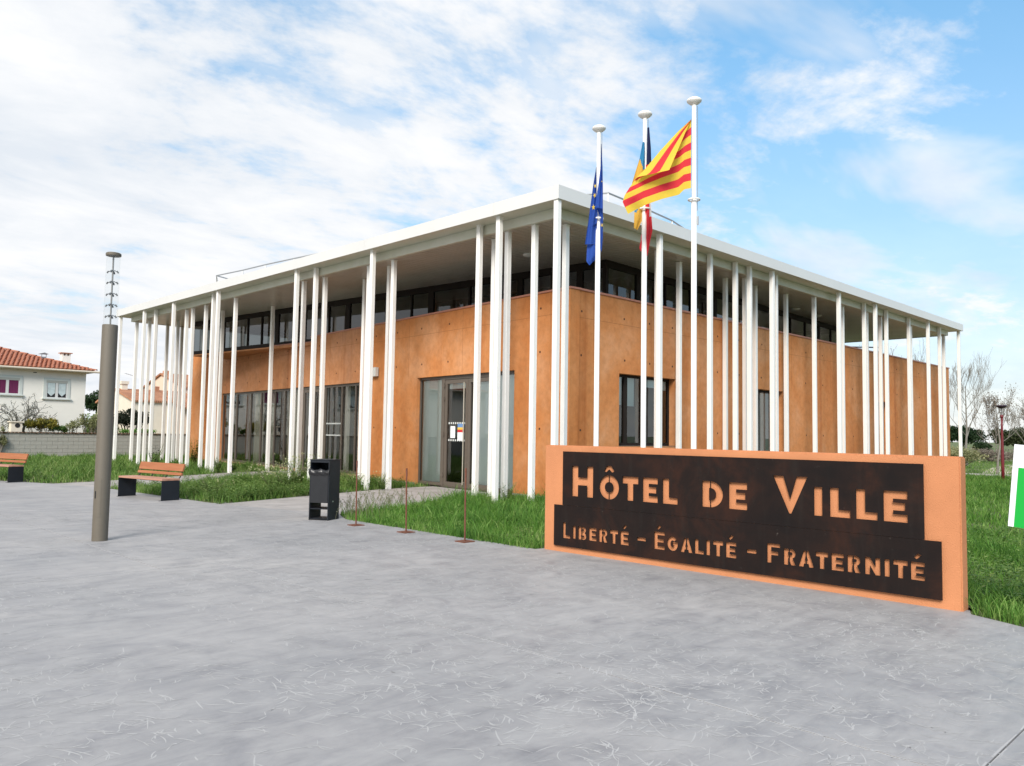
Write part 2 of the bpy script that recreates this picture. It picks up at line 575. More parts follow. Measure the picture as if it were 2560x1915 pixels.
def link(name, me, m=None, parent=None, loc=None, rotz=0.0):
    if m is not None and len(me.materials) == 0:
        for x in (m if isinstance(m, (list, tuple)) else [m]):
            me.materials.append(x)
    o = bpy.data.objects.new(name, me)
    COL.objects.link(o)
    if parent is not None:
        o.parent = parent
    if loc is not None:
        o.location = loc
    if rotz:
        o.rotation_euler = (0, 0, rotz)
    return o


def autosmooth(o, ang=40):
    me = o.data
    me.polygons.foreach_set('use_smooth', [True] * len(me.polygons))
    try:
        me.set_sharp_from_angle(angle=math.radians(ang))
    except Exception:
        pass
    return o


def tag(o, label=None, cat=None, group=None, kind=None):
    for k, v_ in (('label', label), ('category', cat), ('group', group), ('kind', kind)):
        if v_:
            o[k] = v_
    return o


def thing(name, label, cat, loc=(0, 0, 0), rotz=0.0, group=None):
    o = bpy.data.objects.new(name, None)
    COL.objects.link(o)
    o.empty_display_size = 0.3
    o.location = loc
    o.rotation_euler = (0, 0, rotz)
    return tag(o, label, cat, group)


def quads(name, V, m, parent=None, tint=None):
    """V: (n,k,3) array of k-gons -> one mesh; tint per face stored per point"""
    V = np.asarray(V, dtype=np.float32)
    n, k, _ = V.shape
    me = bpy.data.meshes.new(name)
    me.vertices.add(n * k)
    me.vertices.foreach_set('co', V.reshape(-1))
    me.loops.add(n * k)
    me.loops.foreach_set('vertex_index', np.arange(n * k, dtype=np.int32))
    me.polygons.add(n)
    me.polygons.foreach_set('loop_start', np.arange(0, n * k, k, dtype=np.int32))
    me.polygons.foreach_set('loop_total', np.full(n, k, dtype=np.int32))
    if tint is not None:
        a = me.attributes.new('tint', 'FLOAT', 'POINT')
        a.data.foreach_set('value', np.repeat(np.asarray(tint, dtype=np.float32), k))
    me.update(calc_edges=True)
    me.validate()
    return link(name, me, m, parent)


def polysheet(name, poly, z, m, parent=None, thick=0.0):
    g = G()
    if thick > 0:
        g.prism(poly, z - thick, z)
    else:
        g.add([(x, y, z) for x, y in poly], [tuple(range(len(poly)))])
    return g.build(name, m, parent)

# ------------------------------------------------------------------ the setting: ground, plaza, paths
g = G()
g.add([(-1500, -1500, -0.05), (1500, -1500, -0.05), (1500, 1500, -0.05), (-1500, 1500, -0.05)], [(0, 1, 2, 3)])
tag(g.build('terrain', FIELD), kind='structure')

plaza = polysheet('plaza', [(-14, -10), (7.9, -10), (7.9, 1.2), (8.1, 1.85), (8.3, 2.3), (8.48, 2.36), (8.44, 7.66), (8.12, 7.72), (8.12, 12.5), (8.5, 13.3), (11.5, 14.4), (13.4, 14.9), (14.75, 14.9),
                            (15.1, 18.6), (13.2, 18.4), (9.84, 17.31), (7.59, 16.55), (7.2, 22.4), (8.2, 23.0), (9.75, 23.3),
                            (13.58, 25.9), (15.75, 26.1), (16.0, 28.8), (13.5, 28.4), (11.2, 27.1), (7.79, 25.3),
                            (6.55, 24.95), (5.7, 27.0), (3.6, 33.0), (-14, 33.0)], -0.012, JOINT)
tag(plaza, kind='structure')
J = 0.0045
slabs = []
xe = [-14, -7.9, -3.8, 0.3, 4.3, 7.9]
ye = [-10, -2.9, 1.2, 9.3]
for i in range(len(xe) - 1):
    for j in range(len(ye) - 1):
        if i == 4 and j == 2:
            slabs.append([(4.3 + J, 1.2 + J), (7.95, 1.2 + J), (8.10, 1.85), (8.30, 2.30), (8.48, 2.36), (8.44, 7.66), (8.13, 7.72), (8.12, 9.3 - J), (4.3 + J, 9.3 - J)])
        else:
            slabs.append([(xe[i] + J, ye[j] + J), (xe[i + 1] - J, ye[j] + J), (xe[i + 1] - J, ye[j + 1] - J), (xe[i] + J, ye[j + 1] - J)])
for x0, x1 in ((-14, -4.6), (-4.6, -0.5), (-0.5, 3.6)):
    for y0, y1 in ((9.3, 17.4), (17.4, 25.5), (25.5, 33.0)):
        slabs.append([(x0 + J, y0 + J), (x1 - J, y0 + J), (x1 - J, y1 - J), (x0 + J, y1 - J)])
slabs.append([(3.6 + J, 9.3 + J), (8.12, 9.3 + J), (8.12, 12.5), (8.5, 13.3), (7.59, 16.55), (7.53, 17.4 - J), (3.6 + J, 17.4 - J)])
slabs.append([(3.6 + J, 17.4 + J), (7.53, 17.4 + J), (7.2, 22.4), (6.62, 24.93), (6.55, 24.95), (5.7, 27.0), (3.6 + J, 32.95)])
for s_ in slabs:
    polysheet('slab', s_, 0.0, PLAZA, plaza, 0.01)
for nm, poly in (('path', [(8.51, 13.32), (11.5, 14.4), (13.4, 14.9), (14.75, 14.9), (15.1, 18.6), (13.2, 18.4), (9.84, 17.31), (7.61, 16.54)]),
                 ('path', [(7.22, 22.42), (8.2, 23.0), (9.75, 23.3), (13.58, 25.9), (15.75, 26.1), (16.0, 28.8), (13.5, 28.4),
                           (11.2, 27.1), (7.79, 25.3), (6.64, 24.95)])):
    tag(polysheet(nm, poly, 0.0, PATHM, None, 0.01), kind='structure')

LAWN_R = [(8.13, 7.75), (8.13, 12.5), (8.5, 13.3), (11.5, 14.4), (13.4, 14.9), (14.7, 14.9), (14.5, 12.7), (41.0, 12.7),
          (41.0, -14), (7.92, -14), (7.92, 1.1), (8.12, 1.84), (8.32, 2.28), (8.7, 2.36), (8.7, 7.7)]
LAWN_M = [(7.59, 16.57), (9.84, 17.33), (13.2, 18.42), (15.1, 18.62), (15.72, 26.08), (13.58, 25.88), (9.75, 23.28), (8.2, 22.98), (7.2, 22.38)]
LAWN_L = [(5.7, 27.02), (6.55, 24.97), (7.79, 25.32), (11.2, 27.12), (13.5, 28.42), (16.0, 28.82), (17.0, 38), (24, 46.2), (-6, 46.2), (3.6, 33.0)]
for nm, poly in (('lawn', LAWN_R), ('lawn', LAWN_M), ('lawn', LAWN_L)):
    tag(polysheet(nm, poly, -0.014, SOIL), kind='structure')
tag(polysheet('sandy_path', [(44.0, 11.6), (43.6, 6), (46, 2), (75, 10), (66, 15.6), (56, 14.2), (48, 12.6)], -0.02, SAND), kind='structure')
g = G()
for k in range(30):
    y = -10 + k * 1.0
    g.box(41.0, 41.25, y + 0.006, y + 0.994, -0.05, 0.12)
tag(g.build('curb', CURB), kind='structure')

# printed plant marks in the concrete surface
def imprints():
    R = random.Random(5)
    V = []

    def stroke(x, y, a, L, w, bend):
        n = 4
        z = 0.0004 + 0.00003 * R.randint(0, 30)
        pts = []
        for i in range(n + 1):
            pts.append((x, y, a))
            x += math.cos(a) * L / n
            y += math.sin(a) * L / n
            a += bend / n
        for i in range(n):
            (x0, y0, a0), (x1, y1, a1) = pts[i], pts[i + 1]
            w0 = w * (0.35 + 0.65 * math.sin(math.pi * (i + 0.15) / (n + 0.3)))
            w1 = w * (0.35 + 0.65 * math.sin(math.pi * (i + 1.15) / (n + 0.3)))
            p0, q0 = (-math.sin(a0) * w0, math.cos(a0) * w0), (-math.sin(a1) * w1, math.cos(a1) * w1)
            V.append(((x0 - p0[0], y0 - p0[1], z), (x1 - q0[0], y1 - q0[1], z), (x1 + q0[0], y1 + q0[1], z), (x0 + p0[0], y0 + p0[1], z)))
        return pts

    n_ok = 0
    while n_ok < 15000:
        x, y = R.uniform(-6, 8.0), R.uniform(0.6, 17)
        dens = 0.30 + 0.55 * math.sin(x * 1.3 + 0.7 * y) * math.sin(y * 0.9 - x * 0.4) + 0.09 * x
        if R.random() > dens:
            continue
        n_ok += 1
        a = R.uniform(0, 2 * math.pi) if R.random() < 0.5 else R.gauss(-0.9, 0.5)
        L = R.uniform(0.05, 0.19)
        st = stroke(x, y, a, L, R.uniform(0.0018, 0.0050), R.gauss(0, 0.55))
        if R.random() < 0.55:
            for k in range(R.randint(1, 4)):
                px, py, pa = st[R.randint(1, 4)]
                stroke(px, py, pa + R.choice((-1, 1)) * R.uniform(0.3, 0.9), R.uniform(0.03, 0.09), R.uniform(0.0018, 0.0050), R.gauss(0, 0.5))
    # pale worn edges beside the slab joints
    z = 0.0003
    for (xa, ya, xb, yb) in ((4.3, 1.3, 4.3, 9.3), (3.6, 9.4, 3.6, 16), (-4, 9.3, 8.0, 9.3), (0.3, 1.3, 0.3, 9.2), (4.3, 1.2, 7.8, 1.2)):
        n = int(math.dist((xa, ya), (xb, yb)) / 0.09)
        dx, dy = (xb - xa) / n, (yb - ya) / n
        ux, uy = -dy / math.hypot(dx, dy), dx / math.hypot(dx, dy)
        for sgn in (-1, 1):
            w0 = 0.004
            for i in range(n):
                w1 = min(0.012, max(0.001, w0 + R.gauss(0, 0.003)))
                if R.random() < 0.85:
                    o0, o1 = J + 0.001, J + 0.001
                    p = lambda t, o: (xa + dx * t + ux * sgn * o, ya + dy * t + uy * sgn * o, z)
                    q = [p(i, o0), p(i + 1, o1), p(i + 1, o1 + w1), p(i, o0 + w0)]
                    V.append(tuple(q if sgn > 0 else q[::-1]))
                w0 = w1
    return V


tag(quads('plant_imprints', imprints(), IMPR), kind='stuff')

# ------------------------------------------------------------------ town hall (local frame: outer roof corner at 0,0)
TH = thing('town_hall', 'flat-roofed town hall of ochre concrete behind slender white columns', 'building', (12.559, 11.375, 0))
ZT, ZB, ZS, ZP = 7.03, 6.726, 6.50, 5.20
LEN_L, LEN_R = 27.58, 28.19
WTH = 0.0939
WX, WY = 2.0, 1.38


def LW(s, d, z):
    return (WX + math.sin(WTH) * s + math.cos(WTH) * d, WY + math.cos(WTH) * s - math.sin(WTH) * d, z)


def RW(s, d, z):
    return (WX + s, WY + d, z)


def wall(name, F, length, z1, thick, openings, m, parent, s_start=0.0):
    ss = sorted({s_start, length, *[o[0] for o in openings], *[o[1] for o in openings]})
    zz = sorted({0.0, z1, *[o[2] for o in openings], *[o[3] for o in openings]})
    hole = lambda a, c_: any(o[0] - 1e-6 <= a and c_ <= o[1] + 1e-6 for o in [])

    def solid(i, j):
        if i < 0 or j < 0 or i >= len(ss) - 1 or j >= len(zz) - 1:
            return False
        a, c_ = (ss[i] + ss[i + 1]) / 2, (zz[j] + zz[j + 1]) / 2
        return not any(o[0] < a < o[1] and o[2] < c_ < o[3] for o in openings)
    g = G()
    for i in range(len(ss) - 1):
        for j in range(len(zz) - 1):
            if not solid(i, j):
                continue
            a0, a1, c0, c1 = ss[i], ss[i + 1], zz[j], zz[j + 1]
            g.add([F(a0, 0, c0), F(a1, 0, c0), F(a1, 0, c1), F(a0, 0, c1)], [(0, 1, 2, 3)])
            g.add([F(a0, thick, c0), F(a1, thick, c0), F(a1, thick, c1), F(a0, thick, c1)], [(3, 2, 1, 0)])
            if not solid(i - 1, j):
                g.add([F(a0, 0, c0), F(a0, thick, c0), F(a0, thick, c1), F(a0, 0, c1)], [(0, 1, 2, 3)])
            if not solid(i + 1, j):
                g.add([F(a1, 0, c0), F(a1, thick, c0), F(a1, thick, c1), F(a1, 0, c1)], [(3, 2, 1, 0)])
            if not solid(i, j - 1):
                g.add([F(a0, 0, c0), F(a1, 0, c0), F(a1, thick, c0), F(a0, thick, c0)], [(3, 2, 1, 0)])
            if not solid(i, j + 1):
                g.add([F(a0, 0, c1), F(a1, 0, c1), F(a1, thick, c1), F(a0, thick, c1)], [(0, 1, 2, 3)])
    me = g.mesh(name, recalc=False)
    bm = bmesh.new()
    bm.from_mesh(me)
    bmesh.ops.remove_doubles(bm, verts=bm.verts[:], dist=1e-5)
    bmesh.ops.recalc_face_normals(bm, faces=bm.faces[:])
    bm.to_mesh(me)
    bm.free()
    return link(name, me, m, parent)


DOOR = (2.12, 6.88, 0.0, 3.29)
CW = (10.59, 24.24, 0.0, 3.30)
TK = 0.32
wall('wall', LW, 10.30, ZP, TK, [DOOR], OCHRE, TH, TK * 0 + 0.0)
wall('wall', LW, 24.45, ZP, TK, [(10.59, 24.24, 0.0, 3.30)], OCHRE_PALE, TH, 10.312)
wall('wall', LW, 29.35, 5.42, TK, [], OCHRE, TH, 24.462)
P1 = Vector(LW(29.35, TK + 0.01, 0)[:2])
W1, W2, W3 = (1.97, 4.57, 1.32, 3.23), (9.29, 11.09, 0.5, 3.20), (19.54, 20.74, 0.4, 3.21)
RLEN = 28.66
wall('wall', RW, RLEN, ZP, TK, [W1, W2, W3], OCHRE, TH, TK + 0.004)
g = G()
g.prism([P1.to_tuple(), (27.0, P1.y), (WX + RLEN, WY + TK + 0.01), (WX + RLEN - 0.3, WY + TK + 0.01), (26.7, P1.y - 0.3), (P1.x + 0.02, P1.y - 0.3)], 0, ZP)
g.build('back_wall', OCHRE, TH)
# parapet caps
g = G()
g.fbox(LW, -0.03, 19.2, -0.03, TK + 0.03, ZP + 0.002, ZP + 0.05)
g.build('parapet_cap', CAPM, TH)
g = G()
g.fbox(RW, TK + 0.04, RLEN + 0.03, -0.032, TK + 0.03, ZP + 0.002, ZP + 0.052)
g.build('parapet_cap', CAPM, TH)
# pale footing under the walls
for a, b_ in ((-0.02, 2.1), (6.9, 10.5)):
    G().fbox(LW, a, b_, -0.03, 0.05, -0.05, 0.055).build('footing', PATHM, TH)
# tie holes left by the formwork
tie = G()
tie.lathe([(0.030, -0.0005), (0.030, 0.004), (0.020, 0.005), (0.0, 0.001)], 10)
tie_me = tie.mesh('tie_hole')
tie_me.materials.append(mat('tie_dark', (0.09, 0.035, 0.015), 0.9))
Rt = random.Random(3)


def tie_at(F, s, z):
    p = F(s, 0, z)
    o = link('tie_hole', tie_me, None, TH, p)
    n = Vector(F(s, -1, z)) - Vector(p)
    o.rotation_euler = n.to_track_quat('Z', 'Y').to_euler()


for s in (1.1, 2.33, 3.75, 5.2, 6.66, 8.13, 9.5, 10.9, 12.35, 13.8, 15.2, 16.7, 18.1, 19.6, 21.0, 22.4, 23.8):
    for z in (1.74, 3.70, 4.82):
        if not (DOOR[0] - .1 < s < DOOR[1] + .1 and z < 3.4) and not (CW[0] - .1 < s < CW[1] + .1 and z < 3.4):
            tie_at(LW, s + Rt.uniform(-.03, .03), z)
for s in (0.45, 2.17, 3.31, 4.41, 5.6, 6.81, 8.09, 9.57, 11.4, 12.8, 14.2, 15.5, 16.9, 18.3, 19.7, 21.6, 23.0, 24.4, 25.8, 27.2):
    for z in (1.72, 3.58, 4.68):
        if not (1.8 < s < 4.7 and z < 3.3) and not (9.2 < s < 11.2 and z < 3.3) and not (19.4 < s < 20.9 and z < 3.3):
            tie_at(RW, s + Rt.uniform(-.03, .03), z)
# shallow board marks of the formwork
g = G()
gm = mat('form_line', (0.30, 0.115, 0.035), 0.9)
for F, L, zz, ss in ((LW, 10.2, (4.62,), (0.72, 3.0, 4.5, 7.4, 8.85)), (RW, RLEN, (4.52,), (0.9, 5.0, 7.4, 11.7, 14.9, 17.6, 22.3, 25.1))):
    for z in zz:
        g.fbox(F, 0.05, L, -0.0016, 0.001, z - 0.004, z + 0.004)
    for s in ss:
        g.fbox(F, s - 0.004, s + 0.004, -0.0014, 0.001, 3.35 if F is LW else 3.3, ZP - 0.02)
for s in (12.9, 15.6, 18.3, 21.0):
    g.fbox(LW, s - 0.004, s + 0.004, -0.0014, 0.001, 3.33, ZP - 0.02)
g.fbox(LW, 10.35, 24.2, -0.0016, 0.001, 4.68, 4.688)
g.build('formwork_lines', gm, TH)

# --- glazing
def pane(F, s0, s1, d, z0, z1, parent, out, m=None, name='pane'):
    q = [Vector(F(s0, d, z0)), Vector(F(s1, d, z0)), Vector(F(s1, d, z1)), Vector(F(s0, d, z1))]
    if (q[1] - q[0]).cross(q[3] - q[0]).dot(Vector(out)) < 0:
        q.reverse()
    return G().add(q, [(0, 1, 2, 3)]).build(name, m or GLASS, parent, recalc=False)


def glazing(name, F, s0, s1, z0, z1, d, posts, out, mfr, fr=0.06, dep=0.09, top=None, bot=None, gm=None):
    """window part: outer frame; sub-parts mullion and pane. posts = [(s, width)]"""
    top = top or fr
    bot = bot or fr
    g = G()
    g.fbox(F, s0, s1, d, d + dep, z1 - top, z1)
    g.fbox(F, s0, s1, d, d + dep, z0, z0 + bot)
    g.fbox(F, s0, s0 + fr, d, d + dep, z0 + bot, z1 - top)
    g.fbox(F, s1 - fr, s1, d, d + dep, z0 + bot, z1 - top)
    w = g.build(name, mfr, TH)
    edges = [s0 + fr]
    for ps, pw in sorted(posts):
        gm_ = G()
        gm_.fbox(F, ps - pw / 2, ps + pw / 2, d - 0.006, d + dep - 0.006, z0 + bot, z1 - top)
        gm_.build('mullion', mfr, w)
        edges += [ps - pw / 2, ps + pw / 2]
    edges.append(s1 - fr)
    for i in range(0, len(edges), 2):
        pane(F, edges[i], edges[i + 1], d + 0.035, z0 + bot, z1 - top, w, out, gm)
    return w


OUT_L = (-math.cos(WTH), math.sin(WTH), 0)
OUT_R = (0, -1, 0)
# long glazed front with its own door
g = G()
g.fbox(LW, CW[0], 13.38, 0.02, 0.30, -0.05, 0.10)
g.fbox(LW, 15.40, CW[1], 0.02, 0.30, -0.05, 0.10)
g.build('plinth', PLINTH, TH)
glazing('window', LW, 15.38, CW[1], 0.10, 3.30, 0.08, [(22.46, 0.16), (20.73, 0.06), (19.53, 0.05), (18.06, 0.05), (17.03, 0.05)], OUT_L, BROWN, 0.06, 0.1, 0.09, 0.10)
glazing('window', LW, CW[0], 13.37, 0.10, 3.30, 0.08, [(12.03, 0.05), (11.0, 0.06)], OUT_L, BROWN, 0.06, 0.1, 0.09, 0.10)


def door_leaf(F, s0, s1, z0, z1, d, out, handle_s, name='door', pm=None):
    g = G()
    st = 0.115
    g.fbox(F, s0, s0 + st, d, d + 0.07, z0, z1)
    g.fbox(F, s1 - st, s1, d, d + 0.07, z0, z1)
    g.fbox(F, s0 + st, s1 - st, d, d + 0.07, z1 - st, z1)
    g.fbox(F, s0 + st, s1 - st, d, d + 0.07, z0, z0 + 0.13)
    dd = g.build(name, BROWN, TH)
    pane(F, s0 + st, s1 - st, d + 0.03, z0 + 0.13, z1 - st, dd, out)
    if handle_s is not None:
        g = G()
        g.tube([F(handle_s, d - 0.05, z0 + 0.08), F(handle_s, d - 0.05, z1 - 0.10)], 0.018, 8)
        for zz in (z0 + 0.15, z1 - 0.16):
            g.tube([F(handle_s, d - 0.05, zz), F(handle_s, d + 0.005, zz)], 0.012, 6)
        autosmooth(g.build('handle', mat('handle_bar', (0.58, 0.53, 0.44), 0.35, 0.6), dd))
    return dd


def hinges(F, s, zs, d, dd):
    for z in zs:
        g = G()
        g.tube([F(s, d - 0.02, z - 0.07), F(s, d - 0.02, z + 0.07)], 0.018, 8)
        g.fbox(F, s - 0.045, s + 0.045, d - 0.01, d + 0.004, z - 0.03, z + 0.03)
        g.build('hinge', BROWN, dd)


def frame3(F, s0, s1, z1, d, w=0.10):
    g = G()
    g.fbox(F, s0, s0 + w, d, d + 0.10, 0.03, z1)
    g.fbox(F, s1 - w, s1, d, d + 0.10, 0.03, z1)
    g.fbox(F, s0 + w, s1 - w, d, d + 0.10, z1 - w, z1)
    g.fbox(F, s0, s1, d, d + 0.10, 0.004, 0.03)
    return g.build('door_frame', BROWN, TH)


frame3(LW, 13.375, 15.375, 3.30, 0.075)
da = door_leaf(LW, 13.48, 14.37, 0.04, 3.19, 0.085, OUT_L, None)
db = door_leaf(LW, 14.38, 15.27, 0.04, 3.19, 0.085, OUT_L, 14.55)
hinges(LW, 13.46, (0.4, 1.75, 2.75, 3.0), 0.07, da)
pane(LW, 14.60, 14.80, 0.108, 1.5, 1.78, db, OUT_L, PAPER, 'notice')
for z in (1.42, 1.85):
    g = G()
    for k in range(14):
        s = 12.05 + k * 0.09
        g.fbox(LW, s, s + 0.045, 0.1105, 0.1125, z, z + 0.05)
    tag(g.build('safety_marking', DOTS, TH), kind='stuff')
# entrance
frame3(LW, 3.13, 5.62, 3.29, 0.10, 0.11)
glazing('window', LW, 5.625, DOOR[1], 0.03, 3.29, 0.11, [], OUT_L, BROWN, 0.05, 0.09, 0.07, 0.09)
glazing('window', LW, DOOR[0], 3.125, 0.03, 3.29, 0.11, [], OUT_L, BROWN, 0.05, 0.09, 0.07, 0.09)
d1 = door_leaf(LW, 4.345, 5.505, 0.035, 3.17, 0.115, OUT_L, 4.47)
d2 = door_leaf(LW, 3.245, 4.335, 0.035, 3.17, 0.115, OUT_L, None)
hinges(LW, 5.53, (0.35, 1.55, 2.6, 3.0), 0.10, d1)
hinges(LW, 3.22, (0.35, 1.55, 2.6, 3.0), 0.10, d2)
for z in (1.36, 1.86):
    g = G()
    for k in range(8):
        s = 4.50 + k * 0.11
        g.fbox(LW, s, s + 0.055, 0.1435, 0.1442, z, z + 0.055)
    tag(g.build('safety_marking', DOTS, d1), kind='stuff')
pane(LW, 4.98, 5.22, 0.139, 1.45, 1.80, d1, OUT_L, PAPER, 'notice')
pane(LW, 4.53, 4.86, 0.139, 1.38, 1.62, d1, OUT_L, PAPER, 'poster')
pane(LW, 4.53, 4.86, 0.139, 1.62, 1.70, d1, OUT_L, PRED, 'poster')
pane(LW, 4.53, 4.86, 0.139, 1.70, 1.765, d1, OUT_L, PYEL, 'poster')
pane(LW, 4.53, 4.86, 0.139, 1.765, 1.87, d1, OUT_L, PBLU, 'poster')
for s0, s1 in ((5.70, 6.84), (2.16, 3.07), (3.36, 4.22)):
    pane(LW, s0, s1, 0.22, 0.12, 3.20, TH, OUT_L, BLIND, 'blind')
pane(LW, 4.46, 5.39, 0.20, 2.90, 3.06, TH, OUT_L, BLIND, 'blind')
# windows of the right front
glazing('window', RW, W1[0] + 0.004, W1[1] - 0.004, W1[2] + 0.02, W1[3] - 0.004, 0.21, [(2.52, 0.14), (3.33, 0.16), (4.05, 0.14)], OUT_R, DARKB, 0.06, 0.09, 0.06, 0.07)
g = G()
g.fbox(RW, W1[0] + 0.002, W1[1] - 0.002, 0.0, 0.30, W1[2] + 0.002, W1[2] + 0.018)
g.build('sill', BROWN, TH)
for s0, s1, z0 in ((2.04, 2.44, 2.42), (2.60, 3.0, 2.40), (3.43, 3.97, 2.95), (4.13, 4.5, 2.9)):
    pane(RW, s0, s1, 0.29, z0, 3.17, TH, OUT_R, BLIND, 'blind')
glazing('window', RW, W2[0] + 0.004, W2[1] - 0.004, W2[2] + 0.01, W2[3] - 0.004, 0.24, [(9.75, 0.14)], OUT_R, DARKB, 0.08, 0.07)
pane(RW, 9.86, 10.9, 0.31, 0.62, 3.1, TH, OUT_R, mat('blind_grey', (0.40, 0.39, 0.36), 0.9), 'blind')
glazing('window', RW, W3[0] + 0.004, W3[1] - 0.004, W3[2] + 0.01, W3[3] - 0.004, 0.24, [(20.1, 0.1)], OUT_R, DARKB, 0.08, 0.07)

# --- inside: floors and rooms
g = G()
inner = [(WX + 0.25, WY + TK + 0.05), LW(24.2, TK + 0.05, 0)[:2], LW(29.0, TK + 0.05, 0)[:2], (26.6, 30.0), (WX + RLEN - 0.4, WY + TK + 0.05)]
g.prism(inner, 3.42, 4.10)
g.build('floor_slab', INTER, TH)
g = G()
g.prism(inner, -0.03, 0.02)
g.build('ground_floor', mat('floor_tile', (0.24, 0.22, 0.20), 0.5), TH)
g = G()
g.fbox(LW, 1.2, 24.4, 6.0, 6.1, 0.02, 3.42)
g.fbox(LW, 7.9, 8.0, 0.34, 6.0, 0.02, 3.42)
g.fbox(LW, 1.2, 1.3, 0.4, 6.0, 0.02, 3.42)
g.build('partition', INTER, TH)
# upper storey: glass box set back behind the parapet
U0, U1, U2, U3 = Vector((4.60, 2.35)), Vector((22.25, 3.13)), Vector((22.25, 25.5)), Vector((2.44, 24.92))


def seg(A, B):
    e = (B - A).normalized()
    n = Vector((e.y, -e.x))            # right-hand side of travel

    def F(s, d, z):
        q = A + e * s + n * d
        return (q.x, q.y, z)
    return F, (B - A).length, n


FL, LL, nl = seg(U0, U3)      # s from the corner to the left end; inside is to the right of travel
FR, LR, nr = seg(U1, U0)
FE, LE, ne = seg(U2, U1)
FB, LB, nb = seg(U3, U2)
UPS = [(20.5, .10), (19.9, .10), (18.0, .06), (16.95, .06), (15.85, .25), (13.95, .06), (12.45, .06), (11.32, .25), (9.2, .06), (7.9, .06), (6.95, .25), (5.2, .08), (3.1, .2), (1.9, .06), (0.9, .2)]
glazing('window', FL, 0.0, LL, 5.04, 6.495, 0.0, UPS, (-nl.x, -nl.y, 0), DARKB, 0.12, 0.10, 0.20, 0.10, GLASSU)
g = G()
g.fbox(FL, 16.0, LL, -0.02, 0.12, 4.99, 5.035)
g.build('storey_edge', DARKB, TH)
g = G()
g.fbox(FL, 16.0, LL, 0.0, 1.9, 4.93, 4.988)
g.build('storey_edge', OCHRE_PALE, TH)
g = G()
g.fbox(FL, 13.4, 15.99, -0.03, 0.25, 5.0, 5.038)
g.build('parapet_cap', CAPM, TH)
g = G()
g.fbox(FL, 13.42, 15.98, -0.01, 1.2, 4.90, 4.998)
g.build('storey_edge', OCHRE_PALE, TH)
g = G()
g.fbox(FL, 0, 13.4, 0.01, 0.2, 4.10, 5.03)
g.build('storey_edge', DARKB, TH)
glazing('window', FR, 0.0, LR, 4.30, 6.495, 0.0, [(LR - x, .06 if i % 3 else .18) for i, x in enumerate((1.6, 3.1, 4.6, 6.2, 7.7, 9.2, 10.8, 12.2, 13.6, 15.0, 16.3))], (-nr.x, -nr.y, 0), DARKB, 0.12, 0.10, 0.20, 0.10, GLASSU)
glazing('window', FE, 0.0, LE, 4.30, 6.495, 0.0, [(2.8 * k, .12) for k in range(1, 8)], (-ne.x, -ne.y, 0), DARKB, 0.10, 0.10, 0.20, 0.10, GLASSU)
glazing('window', FB, 0.0, LB, 5.04, 6.495, 0.0, [(2.5 * k, .12) for k in range(1, 8)], (-nb.x, -nb.y, 0), DARKB, 0.10, 0.10, 0.20, 0.10, GLASSU)
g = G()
g.box(8.0, 17.5, 6.5, 19.0, 4.10, 6.48)  # dark box added inside the storey to block light through its middle
g.build('light_block_core', INTERD, TH)
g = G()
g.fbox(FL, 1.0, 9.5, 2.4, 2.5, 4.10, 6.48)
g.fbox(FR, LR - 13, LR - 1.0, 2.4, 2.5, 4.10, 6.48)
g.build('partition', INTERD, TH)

# --- roof
g = G()
g.box(0.02, LEN_R - 0.02, 0.02, LEN_L - 0.02, 6.76, ZT - 0.02)
g.build('roof', FASC, TH)
seams_l = [0, 2.05, 7.4, 13.0, 18.7, 23.6, LEN_L]
seams_r = [0, 4.9, 10.3, 15.9, 21.5, LEN_R]
for a, b_ in zip(seams_l, seams_l[1:]):
    G().box(0.0, 0.018, a + (0.003 if a else 0), b_ - 0.003, ZB, ZT).build('fascia_panel', FASC, TH)
    G().box(LEN_R - 0.018, LEN_R, a + 0.003, b_ - 0.003, ZB, ZT).build('fascia_panel', FASC, TH)
for a, b_ in zip(seams_r, seams_r[1:]):
    G().box(a + (0.021 if a == 0 else 0.003), b_ - (0.021 if b_ == LEN_R else 0.003), 0.0, 0.018, ZB, ZT).build('fascia_panel', FASC, TH)
    G().box(a + 0.021, b_ - 0.021, LEN_L - 0.018, LEN_L, ZB, ZT).build('fascia_panel', FASC, TH)
# outer soffit ring and stepped beam
S0 = 0.50
E_ = 0.02
for (x0, x1, y0, y1) in ((E_, S0, E_, LEN_L - E_), (S0 + .001, LEN_R - E_, E_, S0), (LEN_R - S0, LEN_R - E_, S0 + .001, LEN_L - E_), (S0 + .001, LEN_R - S0 - .001, LEN_L - S0, LEN_L - E_)):
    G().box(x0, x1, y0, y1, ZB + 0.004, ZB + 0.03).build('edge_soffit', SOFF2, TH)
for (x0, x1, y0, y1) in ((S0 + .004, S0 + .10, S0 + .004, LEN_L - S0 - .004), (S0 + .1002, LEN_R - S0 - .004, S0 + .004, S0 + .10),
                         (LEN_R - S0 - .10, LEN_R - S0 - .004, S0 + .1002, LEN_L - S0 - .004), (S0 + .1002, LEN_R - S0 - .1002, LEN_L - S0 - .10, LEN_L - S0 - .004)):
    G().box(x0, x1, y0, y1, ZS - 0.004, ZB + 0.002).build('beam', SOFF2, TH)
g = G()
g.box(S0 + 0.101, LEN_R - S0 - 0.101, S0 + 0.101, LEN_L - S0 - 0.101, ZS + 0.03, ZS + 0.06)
g.build('ceiling', SOFF, TH)
